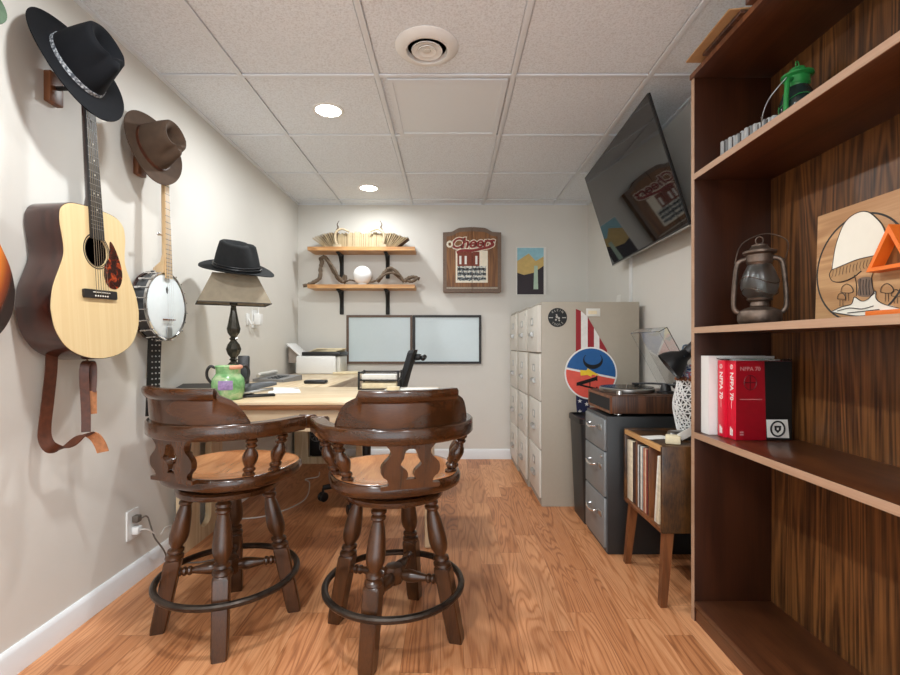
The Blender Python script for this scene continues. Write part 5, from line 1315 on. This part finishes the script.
# orange A-frame box and foot bar on the board
A0, A1, Ah = (-1.092, .104), (-.985, .104), .098
ap = ((A0[0]+A1[0])/2, A0[1]+Ah)
def inset(d):
    return [(A0[0]+d*1.65, A0[1]+d), (A1[0]-d*1.65, A1[1]+d), (ap[0], ap[1]-d*2.15)]
q = MB().prism([A0, A1, ap], .0005, .032, bm_, [inset(.0085)])
part('a_frame', q, 'orange', t, label='orange triangular A-frame')
part('a_frame_back', MB().prism(inset(.008), .0008, .004, bm_), 'signwood', t)
part('foot_bar', MB().box((-1.105, .0008, .0008), (-.93, .016, .020), .001, bm_), 'orange', t, label='orange bar along the lower edge')
# books on the lower shelf
SZ = .6745
t = thing('ring_binder', 'white binder standing at the far end of the lower bookcase shelf', 'binder', (.98, 1.66, SZ))
part('cover', MB().prism([(.893, 1.640), (1.12, 1.640), (1.12, 1.644), (.898, 1.644), (.898, 1.686), (1.12, 1.686), (1.12, 1.690), (.893, 1.690)], SZ+.0005, SZ+.272), 'white', t)
part('pages', MB().box((.899, 1.6445, SZ+.006), (1.112, 1.6855, SZ+.262)), 'paper', t)
def codebook(y0, y1, x0, lab, front):
    t = thing('code_book', lab, 'book', (x0+.1, (y0+y1)/2, SZ))
    x1 = x0+.180; H = .258
    part('cover', MB().prism([(x0, y0), (x1, y0), (x1, y0+.0018), (x0+.002, y0+.0018), (x0+.002, y1-.0018), (x1, y1-.0018), (x1, y1), (x0, y1)], SZ+.0006, SZ+H), 'red' if not front else ['darkred'], t)
    part('spine', MB().box((x0-.0012, y0, SZ+.0006), (x0+.0003, y1, SZ+H), .0004), 'red', t)
    part('pages', MB().box((x0+.0025, y0+.002, SZ+.003), (x1-.004, y1-.002, SZ+H-.003)), 'paper', t)
    m = FR((x0-.0012, (y0+y1)/2, SZ)); q = MB()
    mm = m @ T(0, .174, .0002) @ RZ(-PI/2)
    q.text('NFPA 70', .025, mm, .0003, 0, .0006)
    q.tube([m @ Vector((.007*math.cos(a), .238+.007*math.sin(a), .0004)) for a in [2*PI*k/20 for k in range(20)]], .0009, 5, True); q.box((-.0008, .232, 0), (.0008, .244, .0006), 0, m)
    q.box((-.0004, .10, 0), (.0002, .135, .0005), 0, m)
    for k in range(3): q.box((-.008+.0055*k, .012, 0), (-.0045+.0055*k, .040-.004*k, .0006), 0, m)
    part('spine_lettering', q, 'paper', t)
    if front:
        fm = FB((x0, y0, SZ))
        part('black_cover_panel', MB().prism([(.098, .001), (.1805, .001), (.1805, .2575), (.092, .2575)], .0001, .0012, fm), 'bookblack', t)
        part('white_label', MB().prism([(.100, .010), (.172, .008), (.166, .068), (.097, .068)], .0012, .0018, fm), 'paper', t)
        q = MB().tube([fm @ Vector((.134+.022*math.cos(a), .038+.024*math.sin(a), .002)) for a in [2*PI*k/32 for k in range(32)]], .0030, 6, True)
        q.prism([(.134+x, .038+y) for x, y in ((-.011, .010), (.011, .010), (.010, -.004), (0, -.014), (-.010, -.004))], .0018, .0024, fm, [[(.134+x, .038+y) for x, y in ((-.004, .004), (.004, .004), (.003, -.004), (-.003, -.004))]])
        part('round_emblem', q, 'bookblack', t)
        q = MB().text('NFPA 70', .018, fm @ T(.046, .232, .0002), .0003, 0, .0004).box((.012, .132, .0001), (.084, .1345, .0006), 0, fm)
        for k in range(2): q.box((.012, .016+.008*k, .0001), (.024, .021+.008*k, .0006), 0, fm)
        part('cover_lettering', q, plain('faded pink lettering', (190, 120, 122), .5), t)
        q = MB().tube([fm @ Vector((.046+.020*math.cos(a), .188+.024*math.sin(a), .0003)) for a in [2*PI*k/28 for k in range(28)]], .0015, 5, True).box((.044, .165, .0001), (.048, .211, .0006), 0, fm).box((.028, .186, .0001), (.064, .190, .0006), 0, fm)
        part('cover_emblem', q, plain('maroon print', (96, 8, 20), .4), t)
codebook(1.590, 1.630, .920, 'red code book standing between the white binder and the front red book', False)
codebook(1.544, 1.5895, .930, 'frontmost red and black code book with white label, on the lower bookcase shelf', True)
q = MB().loft([[(.915, y, SZ+.2592+dz), (1.115, y, SZ+.2592+dz), (1.118, y, SZ+.2632+dz), (.913, y, SZ+.2632+dz)] for y, dz in ((1.552, 0), (1.575, .002), (1.60, 0), (1.628, .003))])
solo('plastic_sleeve', q, 'clear', 'clear plastic sleeve lying across the tops of the red books', 'plastic sleeve')
